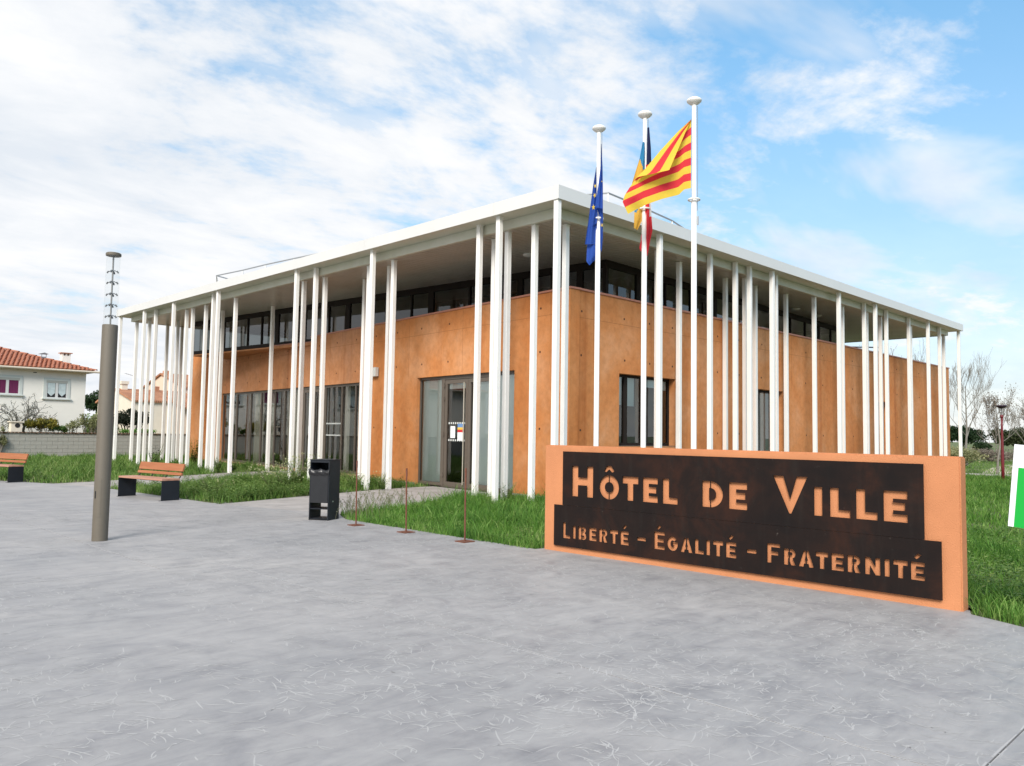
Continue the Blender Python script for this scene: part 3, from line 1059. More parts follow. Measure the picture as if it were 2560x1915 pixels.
# soffit boards, mitred at the corner
mit = (2.35 - S0) / (4.60 - S0)
PB = 0.20
B0 = S0 + 0.104
k = 0
while True:
    y0 = B0 + k * PB
    y1 = y0 + PB - 0.02
    if y1 > LEN_L - S0 - 0.11:
        break
    xa, xb = (S0 + (y0 - S0) / mit, S0 + (y1 - S0) / mit)
    lim = 5.2 if y0 < 24.9 else LEN_R - S0 - 0.11
    xa, xb = min(xa, lim), min(xb, lim)
    if xb > B0:
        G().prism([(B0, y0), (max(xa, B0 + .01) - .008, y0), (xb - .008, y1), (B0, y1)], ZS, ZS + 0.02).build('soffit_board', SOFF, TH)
    k += 1
k = 0
while True:
    x0 = B0 + k * PB
    x1 = x0 + PB - 0.02
    if x1 > LEN_R - S0 - 0.11:
        break
    ya, yb = S0 + (x0 - S0) * mit, S0 + (x1 - S0) * mit
    lim = 4.0 if x0 < 22.2 else 24.7
    ya, yb = min(ya, lim), min(yb, lim)
    if min(ya, yb) > B0:
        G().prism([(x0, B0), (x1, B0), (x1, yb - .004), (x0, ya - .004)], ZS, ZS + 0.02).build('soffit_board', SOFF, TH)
    k += 1

# --- columns (near corners measured from the photograph)
COLS = [(0.08, 27.30, 'o'), (0.63, 26.79, 'i'), (0.08, 24.34, 'o'), (0.84, 25.80, 'i'), (0.62, 24.45, 'i'), (0.33, 23.71, 'o'), (2.07, 26.90, 'i'), (0.07, 21.11, 'o'),
        (1.70, 24.73, 'i'), (2.76, 26.90, 'i'), (0.62, 21.14, 'i'), (0.61, 20.50, 'i'), (0.62, 19.28, 'i'), (0.25, 17.79, 'o'), (0.09, 17.03, 'o'),
        (1.73, 20.22, 'i'), (0.61, 16.68, 'i'), (2.52, 17.47, 'i'), (0.12, 11.37, 'o'), (0.61, 11.76, 'i'), (0.33, 10.56, 'o'), (0.70, 10.62, 'i'), (1.75, 9.93, 'i'),
        (0.66, 8.09, 'i'), (0.13, 7.17, 'o'), (1.09, 7.68, 'i'), (0.67, 6.90, 'i'), (0.33, 2.90, 'o'), (0.93, 2.99, 'i'), (0.12, 1.98, 'o'), (0.62, 2.19, 'i'),
        (0.61, 1.28, 'i'), (0.03, 0.05, 'o'), (1.06, 0.71, 'i'), (3.98, 0.12, 'o'), (4.62, 0.62, 'i'), (6.18, 0.99, 'i'), (6.73, 0.34, 'o'), (8.99, 1.18, 'i'),
        (8.13, 0.35, 'o'), (9.36, 0.72, 'i'), (8.94, 0.34, 'o'), (10.72, 1.12, 'i'), (9.98, 0.15, 'o'), (10.57, 0.34, 'o'), (12.74, 1.07, 'i'), (13.94, 0.63, 'i'),
        (14.79, 0.13, 'o'), (16.40, 0.69, 'i'), (17.57, 0.35, 'o'), (18.47, 0.62, 'i'), (18.04, 0.12, 'o'), (19.87, 0.62, 'i'), (19.76, 0.35, 'o'), (22.23, 0.35, 'o'),
        (23.20, 0.62, 'i'), (23.92, 0.14, 'o'), (26.08, 0.35, 'o'), (27.55, 0.62, 'i'), (28.03, 0.12, 'o')]
CS = 0.125
colm = {}
for kind_, top in (('o', ZB + 0.003), ('i', ZS - 0.005)):
    g = G()
    g.cbox(0, CS, 0, CS, -0.05, top - 0.004, 0.008)
    g.box(-0.012, CS + 0.012, -0.012, CS + 0.012, top - 0.012, top)
    me = g.mesh('column')
    me.materials.append(WHITE)
    colm[kind_] = me
for x, y, t in COLS:
    link('column', colm[t], None, TH, (x, y, 0))
# dome lights under the soffit, box on the wall
for x, y in ((2.75, 3.55), (15.9, 2.3), (18.0, 2.4)):
    g = G()
    g.lathe([(0.0, ZS - 0.075), (0.08, ZS - 0.07), (0.15, ZS - 0.045), (0.18, ZS - 0.012), (0.18, ZS - 0.004)], 20, (x, y))
    g.build('ceiling_light', INTERW, TH, True)
g = G()
g.fbox(LW, 9.25, 9.62, -0.14, -0.03, 3.45, 3.75)
g.fbox(LW, 9.40, 9.47, -0.03, 0.0, 3.48, 3.60)
g.build('wall_speaker', INTERW, TH)
# guard rails on the roof
def rail(pts, name='guard_rail'):
    g = G()
    g.tube(pts, 0.024, 6)
    o = g.build(name, GREYM, TH)
    for i in range(len(pts)):
        q = Vector(pts[i])
        g = G()
        g.tube([q, q + Vector((0.30, 0.30, -0.62)) * 0.9], 0.022, 6)
        g.tube([q + Vector((0, 0, -0.02)), q + Vector((0.02, 0.0, -0.60))], 0.014, 6)
        g.build('post', WHITE, o)


rail([(0.75, 18.7, 7.60), (0.95, 16.9, 7.60), (1.0, 15.2, 7.58), (1.15, 13.4, 7.57), (1.3, 11.9, 7.56), (1.4, 10.3, 7.52)])
rail([(0.75, 18.7, 7.60), (1.3, 18.75, 7.55), (2.4, 18.8, 7.5)])
rail([(2.07, 1.9, 7.60), (2.65, 0.75, 7.60), (4.1, 0.85, 7.60), (5.78, 0.98, 7.58), (7.03, 1.2, 7.52)])
rail([(2.07, 1.9, 7.60), (2.0, 2.6, 7.56)])
g = G()
g.box(4.3, 9.0, 1.0, 2.6, ZT - 0.01, 7.22)
g.build('roof_duct', FASC, TH)
g = G()
g.tube([(24.0, 6.0, 6.05), (24.2, 2.2, 5.75)], 0.03, 6)
g.tube([(24.0, 6.0, 6.05), (24.0, 6.0, 4.2)], 0.03, 6)
g.build('terrace_rail', GREYM, TH)

# curtains and a pedestal table seen through the glass
def drape(s0, s1, d, z0, z1, label, m=DRAPE):
    n = int((s1 - s0) / 0.03)
    vs, fs = [], []
    for i in range(n + 1):
        s = s0 + (s1 - s0) * i / n
        w = 0.03 * math.sin(i * 1.05) + 0.012 * math.sin(i * 0.37)
        for z, kx in ((z0, 1.2), ((z0 + z1) / 2, 1.0), (z1, 0.8)):
            q = LW(s, d + w * kx, z)
            vs.append((q[0] + 12.559, q[1] + 11.375, z))
    for i in range(n):
        for j in range(2):
            fs.append((i * 3 + j, (i + 1) * 3 + j, (i + 1) * 3 + j + 1, i * 3 + j + 1))
    return tag(G().add(vs, fs).build('curtain', m, None, True, False), label, 'curtain', 'curtains behind the long window')


drape(19.55, 20.65, 0.25, 0.03, 3.3, 'beige curtain behind the second pane from the left end of the long window')
drape(18.3, 19.3, 0.25, 0.03, 3.3, 'beige curtain behind the middle panes of the long window')
drape(15.6, 17.0, 0.25, 0.03, 3.3, 'wide beige curtain just left of the glazed side door')
drape(12.55, 12.9, 0.7, 0.03, 3.3, 'narrow beige curtain tied back, just right of the glazed side door')
drape(11.75, 12.0, 0.7, 0.03, 3.3, 'narrow beige curtain beside the pedestal table')
tb = thing('pedestal_table', 'white trumpet-foot pedestal table behind the right end of the long window', 'table')
tp = LW(11.35, 0.75, 0)
tp = (tp[0] + 12.559, tp[1] + 11.375)
tb.location = (tp[0], tp[1], 0.02)
g = G()
g.lathe([(0.30, 0.0), (0.26, 0.02), (0.12, 0.08), (0.05, 0.22), (0.035, 0.6), (0.035, 1.04)], 20)
g.build('pedestal', INTERW, tb, True)
g = G()
g.lathe([(0.36, 1.04), (0.36, 1.07)], 24)
g.build('table_top', WOODT, tb)

# ------------------------------------------------------------------ name wall with its cut-out steel panels
SIGN = thing('name_wall', 'low orange rendered wall carrying dark steel panels with the cut-out town hall lettering', 'sign',
             (8.235, 7.651, 0), -1.5481)
SL, SH = 5.27, 1.452
g = G()
g.box(0, SL, 0, 0.18, -0.1, SH)
o = g.build('wall', RENDER_OR, SIGN)
bm = bmesh.new()
bm.from_mesh(o.data)
bmesh.ops.bevel(bm, geom=bm.edges[:], offset=0.012, segments=2, affect='EDGES')
bm.to_mesh(o.data)
bm.free()


def arc(cx_, cz_, rx, rz, a0, a1, n):
    return [(cx_ + rx * math.cos(math.radians(a0 + (a1 - a0) * i / n)), cz_ + rz * math.sin(math.radians(a0 + (a1 - a0) * i / n))) for i in range(n + 1)]


def glyph(ch, x0, x1, z0, z1, t):
    """loops (outline first, then counters) and the x of stencil bridges"""
    w, h = x1 - x0, z1 - z0
    m = h / 2
    br = []
    if ch == 'H':
        L = [[(0, 0), (t, 0), (t, m - t / 2), (w - t, m - t / 2), (w - t, 0), (w, 0), (w, h), (w - t, h), (w - t, m + t / 2), (t, m + t / 2), (t, h), (0, h)]]
    elif ch == 'T':
        c_ = w / 2
        L = [[(c_ - t / 2, 0), (c_ + t / 2, 0), (c_ + t / 2, h - t), (w, h - t), (w, h), (0, h), (0, h - t), (c_ - t / 2, h - t)]]
    elif ch == 'E':
        q = t * 0.85
        L = [[(0, 0), (w, 0), (w, q), (t, q), (t, m - q / 2), (w * 0.9, m - q / 2), (w * 0.9, m + q / 2), (t, m + q / 2), (t, h - q), (w, h - q), (w, h), (0, h)]]
    elif ch == 'F':
        q = t * 0.85
        L = [[(0, 0), (t, 0), (t, m - q / 2), (w * 0.85, m - q / 2), (w * 0.85, m + q / 2), (t, m + q / 2), (t, h - q), (w, h - q), (w, h), (0, h)]]
    elif ch == 'L':
        L = [[(0, 0), (w, 0), (w, t * 0.85), (t, t * 0.85), (t, h), (0, h)]]
    elif ch in 'I-':
        L = [[(0, 0), (w, 0), (w, h), (0, h)]]
    elif ch == 'V':
        k = t * 1.15
        c_ = w / 2
        L = [[(c_ - t * .12, 0), (c_ + t * .12, 0), (w, h), (w - k, h), (c_, t * 1.5), (k, h), (0, h)]]
    elif ch == 'N':
        L = [[(0, 0), (t, 0), (t, h - t * 1.75), (w - t, 0), (w, 0), (w, h), (w - t, h), (w - t, t * 1.75), (t, h), (0, h)]]
    elif ch == 'O':
        L = [arc(w / 2, m, w / 2, h / 2, 0, 360, 40)[:-1], arc(w / 2, m, w / 2 - t, h / 2 - t, 0, 360, 32)[:-1]]
        br = [w / 2]
    elif ch == 'D':
        rx = w * 0.62
        L = [[(0, 0)] + arc(w - rx, m, rx, m, -90, 90, 18) + [(0, h)], [(t, t * .9)] + arc(w - rx, m, rx - t, m - t * .9, -90, 90, 14) + [(t, h - t * .9)]]
        br = [w * 0.40]
    elif ch == 'B':
        a = h * 0.53
        L = [[(0, 0)] + arc(w - a / 2, a / 2, a / 2, a / 2, -90, 62, 9) + arc(w * .95 - (h - a) / 2, a + (h - a) / 2, (h - a) / 2, (h - a) / 2, -48, 90, 9) + [(0, h)],
             [(t, t * .75)] + arc(w - a / 2, a / 2, a / 2 - t * .8, a / 2 - t * .75, -90, 90, 6) + [(t, a - t * .75)],
             [(t, a + t * .4)] + arc(w * .95 - (h - a) / 2, a + (h - a) / 2, (h - a) / 2 - t * .8, (h - a) / 2 - t * .62, -90, 90, 6) + [(t, h - t * .75)]]
        br = [w * 0.42]
    elif ch == 'R':
        a = h * 0.42
        rr = (h - a) / 2
        L = [[(0, 0), (t, 0), (t, a), (w * .38, a), (w - t * 1.15, 0), (w, 0), (w * .72, a * 1.06)] + arc(w - rr * 1.05, a + rr, rr, rr, -55, 90, 10) + [(0, h)],
             [(t, a + t * .75)] + arc(w - rr * 1.05, a + rr, rr - t * .8, rr - t * .75, -90, 90, 8) + [(t, h - t * .75)]]
        br = [w * 0.45]
    elif ch == 'A':
        a = t * 0.55
        c_ = w / 2
        tl = t * 1.12
        zb_ = h * 0.2
        k = (c_ - tl) / (h * 0.80)
        zc_ = zb_ + t * 0.7
        L = [[(0, 0), (tl, 0), (tl + k * zb_, zb_), (w - tl - k * zb_, zb_), (w - tl, 0), (w, 0), (c_ + a, h), (c_ - a, h)],
             [(tl + k * zc_, zc_), (w - tl - k * zc_, zc_), (c_, h * 0.80)]]
        br = [c_]
    elif ch == 'G':
        ro, ri = (w / 2, m), (w / 2 - t, m - t)
        L = [arc(w / 2, m, ro[0], ro[1], 42, 345, 30) + [(w * .98, m + t * .42), (w * .52, m + t * .42), (w * .52, m - t * .42), (w - t * 1.05, m - t * .42)] + arc(w / 2, m, ri[0], ri[1], 335, 42, 24)]
    L = [[(x + x0, z + z0) for x, z in lp] for lp in L]
    return L, [(x0 + b_, z0, z1) for b_ in br]


def steel_panel(rect, letters, extra, t, name):
    loops = [[(rect[0], rect[2]), (rect[1], rect[2]), (rect[1], rect[3]), (rect[0], rect[3])]]
    bridges = []
    for ch, x0, x1, z0, z1 in letters:
        tt = t * (z1 - z0) / (0.31 if t > .06 else 0.172)
        L, br = glyph(ch, x0, x1, z0, z1, t if ch not in 'HV' else t * 1.15)
        loops += L
        bridges += br
    loops += extra
    cu = bpy.data.curves.new(name, 'CURVE')
    cu.dimensions = '2D'
    cu.fill_mode = 'BOTH'
    cu.extrude = 0.004
    for lp in loops:
        sp = cu.splines.new('POLY')
        sp.points.add(len(lp) - 1)
        for i, (x, z) in enumerate(lp):
            sp.points[i].co = (x, z, 0, 1)
        sp.use_cyclic_u = True
    tmp = bpy.data.objects.new('tmp', cu)
    COL.objects.link(tmp)
    me = bpy.data.meshes.new_from_object(tmp.evaluated_get(bpy.context.evaluated_depsgraph_get()))
    bpy.data.objects.remove(tmp)
    for v_ in me.vertices:
        x, y, z = v_.co
        v_.co = (x, -0.032 - z, y)
    me.materials.clear()
    o = link(name, me, STEEL, SIGN)
    for bx, z0, z1 in bridges:
        G().box(bx - 0.0045, bx + 0.0045, -0.0355, -0.0285, z0 - 0.004, z1 + 0.004).build('bridge', STEEL, o)
    return o


UP = [('H', 0.526, 0.885, 0.772, 1.18), ('O', 0.992, 1.308, 0.768, 1.083), ('T', 1.364, 1.608, 0.775, 1.079), ('E', 1.678, 1.899, 0.776, 1.081),
      ('L', 1.973, 2.184, 0.776, 1.081), ('D', 2.524, 2.793, 0.779, 1.085), ('E', 2.871, 3.097, 0.780, 1.084), ('V', 3.409, 3.798, 0.784, 1.189),
      ('I', 3.87, 3.957, 0.786, 1.09), ('L', 4.04, 4.248, 0.787, 1.09), ('L', 4.309, 4.519, 0.788, 1.092), ('E', 4.579, 4.805, 0.789, 1.094)]
circ = [[(1.062, 1.135), (1.100, 1.118), (1.150, 1.157), (1.196, 1.118), (1.236, 1.135), (1.182, 1.205), (1.116, 1.205)]]
pu = steel_panel((0.358, 4.955, 0.641, 1.372), UP, circ, 0.090, 'steel_panel')
LO = [('L', 0.371, 0.5, 0.195, 0.407), ('I', 0.547, 0.594, 0.203, 0.375), ('B', 0.642, 0.779, 0.204, 0.374), ('E', 0.824, 0.949, 0.206, 0.376),
      ('R', 0.992, 1.128, 0.206, 0.378), ('T', 1.168, 1.299, 0.207, 0.379), ('E', 1.337, 1.464, 0.208, 0.380), ('-', 1.596, 1.724, 0.287, 0.328),
      ('E', 1.853, 2.002, 0.212, 0.425), ('G', 2.04, 2.191, 0.215, 0.387), ('A', 2.225, 2.392, 0.217, 0.389), ('L', 2.424, 2.542, 0.219, 0.392),
      ('I', 2.578, 2.624, 0.220, 0.394), ('T', 2.665, 2.795, 0.222, 0.396), ('E', 2.832, 2.961, 0.224, 0.399), ('-', 3.093, 3.207, 0.304, 0.346),
      ('F', 3.337, 3.486, 0.228, 0.440), ('R', 3.53, 3.663, 0.229, 0.403), ('A', 3.695, 3.862, 0.231, 0.404), ('T', 3.883, 4.014, 0.233, 0.406),
      ('E', 4.05, 4.177, 0.236, 0.410), ('R', 4.216, 4.346, 0.238, 0.411), ('N', 4.392, 4.539, 0.240, 0.413), ('I', 4.581, 4.629, 0.242, 0.414),
      ('T', 4.664, 4.799, 0.243, 0.416), ('E', 4.827, 4.954, 0.245, 0.418)]
acc = []
for ax, az in ((1.370, 0.412), (1.888, 0.458), (2.862, 0.432), (4.855, 0.452)):
    acc.append([(ax, az + 0.012), (ax + 0.024, az - 0.006), (ax + 0.070, az + 0.034), (ax + 0.040, az + 0.052)])
pl = steel_panel((0.209, 5.105, 0.083, 0.6385), LO, acc, 0.047, 'steel_panel')
# ------------------------------------------------------------------ flagpoles and flags
POLES = [(9.15, 7.48), (9.19, 6.66), (9.27, 5.89)]
plabels = ['white flagpole with a limp blue starred flag, leftmost of three', 'white flagpole between the other two, carrying two limp flags',
           'white flagpole flying the striped red and yellow flag']
DEP = []
for (x, y), lb in zip(POLES, plabels):
    T = thing('flagpole', lb, 'flagpole', (x, y, 0), 0, 'flagpoles behind the name wall')
    g = G()
    g.lathe([(0.038, -0.05), (0.038, 4.85), (0.031, 4.86), (0.031, 6.2)], 16)
    autosmooth(g.build('pole', WHITE, T))
    g = G()
    g.lathe([(0.03, 6.185), (0.065, 6.20), (0.098, 6.228), (0.104, 6.244), (0.100, 6.258), (0.070, 6.278), (0.0, 6.288)], 24)
    g.build('cap', WHITE, T, True)
    g = G()
    n = 28
    ringp = [(0.075 * math.cos(2 * math.pi * k / n), 0.075 * math.sin(2 * math.pi * k / n), 4.85) for k in range(n + 1)]
    g.tube(ringp, 0.013, 8, False)
    g.tube([(0.035, 0, 4.85), (0.07, 0, 4.85)], 0.008, 6)
    g.tube([(-0.035, 0, 4.85), (-0.07, 0, 4.85)], 0.008, 6)
    autosmooth(g.build('ring', WHITE, T))
    g = G()
    a = rt * 0.045
    g.tube([(a.x, a.y, 6.17), (a.x * 1.1, a.y * 1.1, 5.3), (a.x, a.y, 4.7)], 0.004, 5)
    g.tube([(a.x * 1.15, a.y * 1.15, 4.62), (a.x * 1.15, a.y * 1.15, 4.50)], 0.012, 6)
    g.build('halyard', GREYM, T)
    DEP.append((Vector((x, y, 3)) - EYE).dot(fw))


def poly_at(pl_, t):
    n = len(pl_) - 1
    seglen = [math.dist(pl_[i], pl_[i + 1]) for i in range(n)]
    tot = sum(seglen)
    d = t * tot
    for i in range(n):
        if d <= seglen[i] or i == n - 1:
            f_ = d / seglen[i]
            return (pl_[i][0] + (pl_[i + 1][0] - pl_[i][0]) * f_, pl_[i][1] + (pl_[i + 1][1] - pl_[i][1]) * f_)
        d -= seglen[i]


def cloth_patch(edgeA, edgeB, nu, nv, depth, dfun, colour, crop=None):
    """cloth between two outlines given in the pole's picture plane; dfun adds the folds in depth"""
    vs, fs, ms = [], [], []
    for j in range(nv + 1):
        v_ = j / nv
        a, b_ = poly_at(edgeA, v_), poly_at(edgeB, v_)
        for i in range(nu + 1):
            u_ = i / nu
            px, py = a[0] + (b_[0] - a[0]) * u_, a[1] + (b_[1] - a[1]) * u_
            vs.append(at(px, py, depth + dfun(u_, v_)))
    for j in range(nv):
        for i in range(nu):
            k0 = j * (nu + 1) + i
            fs.append((k0, k0 + 1, k0 + nu + 2, k0 + nu + 1))
            ms.append(colour((i + .5) / nu, (j + .5) / nv))
    return vs, fs, ms


def flag(name, label, patches, mats):
    vs, fs, ms = [], [], []
    for a, b_, c_ in patches:
        o_ = len(vs)
        vs += a
        fs += [tuple(i + o_ for i in f_) for f_ in b_]
        ms += c_
    me = bpy.data.meshes.new(name)
    me.from_pydata(vs, [], fs)
    for m_ in mats:
        me.materials.append(m_)
    me.polygons.foreach_set('material_index', ms)
    me.polygons.foreach_set('use_smooth', [True] * len(me.polygons))
    o = bpy.data.objects.new(name, me)
    COL.objects.link(o)
    return tag(o, label, 'flag', 'flags on the poles')


K4 = lambda x, y: (1350 + x / 3.311, 200 + y / 3.311)
K6 = lambda x, y: (1370 + x / 4.138, 280 + y / 4.138)
rip = lambda a, f1, f2, ph: (lambda u, v_: a * (math.sin(f1 * u + ph) + 0.5 * math.sin(f2 * v_ + 3 * u + ph)))
# blue starred flag, hanging limp
left = cloth_patch([K6(500, 565), K6(470, 740), K6(440, 960), K6(415, 1150), K6(382, 1370)], [K6(502, 565), K6(500, 740), K6(505, 960), K6(506, 1150), K6(508, 1366)],
                   14, 30, DEP[0] + 0.06, rip(0.025, 9, 5, 0.3), lambda u, v_: 0)
low = cloth_patch([K6(405, 1372), K6(400, 1460), K6(396, 1545), K6(430, 1586)], [K6(520, 1366), K6(522, 1440), K6(520, 1490), K6(470, 1545)],
                  10, 14, DEP[0] + 0.10, rip(0.02, 8, 4, 1.0), lambda u, v_: 0)
mid_ = cloth_patch([K6(462, 1010), K6(448, 1100), K6(436, 1192)], [K6(510, 1000), K6(510, 1080), K6(505, 1150)], 8, 10, DEP[0] + 0.03, rip(0.015, 7, 4, 2.0), lambda u, v_: 0)
right = cloth_patch([K6(548, 330), K6(545, 560), K6(520, 760), K6(487, 985)], [K6(552, 330), K6(564, 560), K6(568, 760), K6(568, 1000)],
                    10, 24, DEP[0] - 0.05, rip(0.02, 8, 6, 1.7), lambda u, v_: 0)
rlow = cloth_patch([K6(500, 985), K6(540, 1090), K6(540, 1300), K6(540, 1420)], [K6(568, 1000), K6(569, 1100), K6(567, 1300), K6(555, 1445)],
                   8, 20, DEP[0] + 0.04, rip(0.012, 8, 6, 0.7), lambda u, v_: 0)
fb = flag('flag', 'blue flag with a ring of yellow stars hanging limp on the left pole', [left, low, mid_, right, rlow], [F_BLUE])
for sx, sy, sr, dd, rot in ((488, 765, 24, -0.0, 0.2), (482, 862, 28, 0.0, 0.5), (470, 985, 32, 0.0, 0.1), (558, 718, 11, -0.1, 0.0), (556, 1170, 26, 0.01, 0.3)):
    pts = []
    for k in range(10):
        r_ = sr if k % 2 == 0 else sr * 0.42
        a = math.pi / 2 + k * math.pi / 5 + rot
        q = K6(sx + 0.62 * r_ * math.cos(a), sy - r_ * math.sin(a))
        pts.append(at(q[0], q[1], DEP[0] + 0.015 + dd))
    G().add(pts, [tuple(range(10))]).build('star', F_YEL, fb)
# light blue and yellow flag and tricolour on the middle pole
u1 = cloth_patch([K4(850, 512), K4(825, 650), K4(790, 760), K4(760, 862)], [K4(868, 515), K4(868, 640), K4(868, 740), K4(868, 850)], 8, 24, DEP[1] + 0.10,
                 rip(0.02, 7, 5, 0.2), lambda u, v_: 0 if v_ + 0.55 * (1 - u) * 0.0 < 0.40 + 0.42 * u * u else 1)
u2 = cloth_patch([K4(770, 850), K4(785, 1000), K4(781, 1100), K4(777, 1225)], [K4(868, 850), K4(868, 1000), K4(852, 1150), K4(806, 1242)], 8, 20, DEP[1] + 0.10,
                 rip(0.02, 8, 5, 0.9), lambda u, v_: 0 if 0.52 < v_ < 0.66 and u < 0.5 - (v_ - .52) * 2 else 1)
flag('flag', 'light blue and yellow flag hanging limp left of the middle pole', [u1, u2], [F_SKY, F_GOLD])
f1 = cloth_patch([K4(889, 395), K4(885, 560), K4(882, 700)], [K4(904, 390), K4(918, 560), K4(922, 700)], 8, 20, DEP[1] + 0.07, rip(0.015, 8, 5, 0.4), lambda u, v_: 0)
f2 = cloth_patch([K4(876, 700), K4(874, 880), K4(872, 1020), K4(870, 1130)], [K4(922, 700), K4(922, 880), K4(921, 1020), K4(923, 1132)], 9, 18, DEP[1] + 0.07, rip(0.015, 8, 5, 0.6),
                 lambda u, v_: 1 if u > 0.66 else 2)
f3 = cloth_patch([K4(866, 1128), K4(866, 1220), K4(866, 1300), K4(884, 1455)], [K4(923, 1130), K4(932, 1245), K4(912, 1330), K4(890, 1455)], 9, 18, DEP[1] + 0.07, rip(0.02, 8, 5, 1.1), lambda u, v_: 2)
f4 = cloth_patch([K4(838, 1280), K4(832, 1340), K4(820, 1395), K4(836, 1418)], [K4(868, 1270), K4(868, 1340), K4(868, 1400), K4(868, 1425)], 5, 8, DEP[1] + 0.09, rip(0.015, 6, 5, 1.4), lambda u, v_: 2)
flag('flag', 'limp navy, white and red tricolour hanging right of the middle pole', [f1, f2, f3, f4], [F_NAVY, F_WHITE, F_RED])
# striped red and yellow flag, blown out to the left and folded over
strp = lambda v_: int(min(0.9999, max(0, v_)) * 9) % 2
hoist = [K4(1253, 325), K4(1251, 610), K4(1250, 895)]


def main_patch():
    nu, nv = 30, 45
    vs, fs, ms = [], [], []
    topE = [K4(1253, 325), K4(1143, 440), K4(1010, 600), K4(880, 740), K4(790, 820)]
    botE = [K4(1250, 895), K4(1195, 905), K4(1150, 950), K4(1010, 985), K4(880, 1030), K4(728, 1108)]
    fly = [K4(790, 820), K4(748, 880), K4(700, 955), K4(684, 1010), K4(728, 1108)]
    for j in range(nv + 1):
        v_ = j / nv
        for i in range(nu + 1):
            u_ = i / nu
            t_, b_, h_, f_ = poly_at(topE, u_), poly_at(botE, u_), poly_at(hoist, v_), poly_at(fly, max(0.0, (v_ - 0.40) / 0.60))
            P = []
            for c_ in (0, 1):
                bil = (1 - u_) * (1 - v_) * topE[0][c_] + u_ * (1 - v_) * topE[-1][c_] + (1 - u_) * v_ * botE[0][c_] + u_ * v_ * botE[-1][c_]
                P.append((1 - v_) * t_[c_] + v_ * b_[c_] + (1 - u_) * h_[c_] + u_ * f_[c_] - bil)
            sag = 16 * math.sin(math.pi * u_) * math.sin(math.pi * v_)
            dz = 0.07 * math.sin(5.5 * u_ + 2.0 * v_) * u_ + 0.018 * math.sin(17 * u_ + 5 * v_)
            vs.append(at(P[0], P[1] - sag * 0.0, DEP[2] + dz))
    for j in range(nv):
        for i in range(nu):
            k0 = j * (nu + 1) + i
            fs.append((k0, k0 + 1, k0 + nu + 2, k0 + nu + 1))
            ms.append(strp((j + .5) / nv))
    return vs, fs, ms


fold = cloth_patch([K4(1253, 325), K4(1143, 425), K4(1000, 580), K4(858, 750), K4(800, 805)], [K4(1254, 328), K4(1205, 430), K4(1140, 580), K4(1070, 745), K4(1040, 752)],
                   15, 30, DEP[2] - 0.10, lambda u, v_: 0.10 - 0.26 * v_ * (0.4 + 0.6 * u) + 0.015 * math.sin(9 * u + 3 * v_), lambda u, v_: 1 if 0.30 < u < 0.66 else 0)
flag('flag', 'yellow flag with red stripes blowing to the left from the right pole', [main_patch(), fold], [F_YEL, F_RED])

# ------------------------------------------------------------------ street furniture on the plaza
LP = thing('lamp_post', 'tall taupe column light with a clear glass head, standing on the plaza at left', 'lamp post', (3.84, 12.14, 0))
g = G()
g.lathe([(0.104, -0.03), (0.104, 3.055), (0.100, 3.07)], 40)
autosmooth(g.build('post', LAMPM, LP))
g = G()
dv = Vector((-0.50, -0.86, 0))
pts_in, pts_out = [], []
ang0 = math.atan2(dv.y, dv.x)
vs, fs = [], []
for k in range(7):
    a = ang0 - 0.62 + 0.75 * k / 6
    for z in (0.34, 0.87):
        vs.append((0.1065 * math.cos(a), 0.1065 * math.sin(a), z))
for k in range(6):
    fs.append((2 * k, 2 * k + 2, 2 * k + 3, 2 * k + 1))
hatch = G().add(vs, fs).build('access_door', LAMPM, LP)
g = G()
a = ang0 - 0.64
g.box(0.105 * math.cos(a) - 0.008, 0.105 * math.cos(a) + 0.008, 0.105 * math.sin(a) - 0.008, 0.105 * math.sin(a) + 0.008, 0.60, 0.70)
g.build('lock', BLACK, LP)
g = G()
g.lathe([(0.094, 3.07), (0.094, 4.06)], 40)
gt = G()
n = 40
for r_ in (0.094,):
    vs = [(r_ * math.cos(2 * math.pi * k / n), r_ * math.sin(2 * math.pi * k / n), z) for z in (3.07, 4.072) for k in range(n)]
    fs = [(k, (k + 1) % n, n + (k + 1) % n, n + k) for k in range(n)]
    gt.add(vs, fs)
gt.build('glass_tube', GLASSC, LP, True, False)
g = G()
g.lathe([(0.09, 4.070), (0.102, 4.074), (0.104, 4.090), (0.102, 4.108), (0.09, 4.118), (0.0, 4.120)], 40)
autosmooth(g.build('cap', LAMPM, LP))
g = G()
g.tube([(0, 0, 3.06), (0, 0, 4.06)], 0.012, 10)
autosmooth(g.build('rod', mat('rod_metal', (0.26, 0.24, 0.22), 0.4, 0.5), LP))
for zz in (3.20, 3.36, 3.52, 3.69, 3.85):
    g = G()
    for sgn in (-1, 1):
        for dvec in (rt, Vector((0.4, 0.6, 0)).normalized()):
            d = dvec * sgn
            g.tube([(0, 0, zz), (d.x * 0.03, d.y * 0.03, zz + 0.012), (d.x * 0.055, d.y * 0.055, zz - 0.006)], 0.006, 6)
            c_ = Vector((d.x * 0.062, d.y * 0.062, zz - 0.008))
            g.tube([c_ + Vector((0, 0, 0.012)), c_ - Vector((-d.x * .02, -d.y * .02, 0.016))], 0.011, 8)
    g.build('led_bracket', LAMPD, LP)


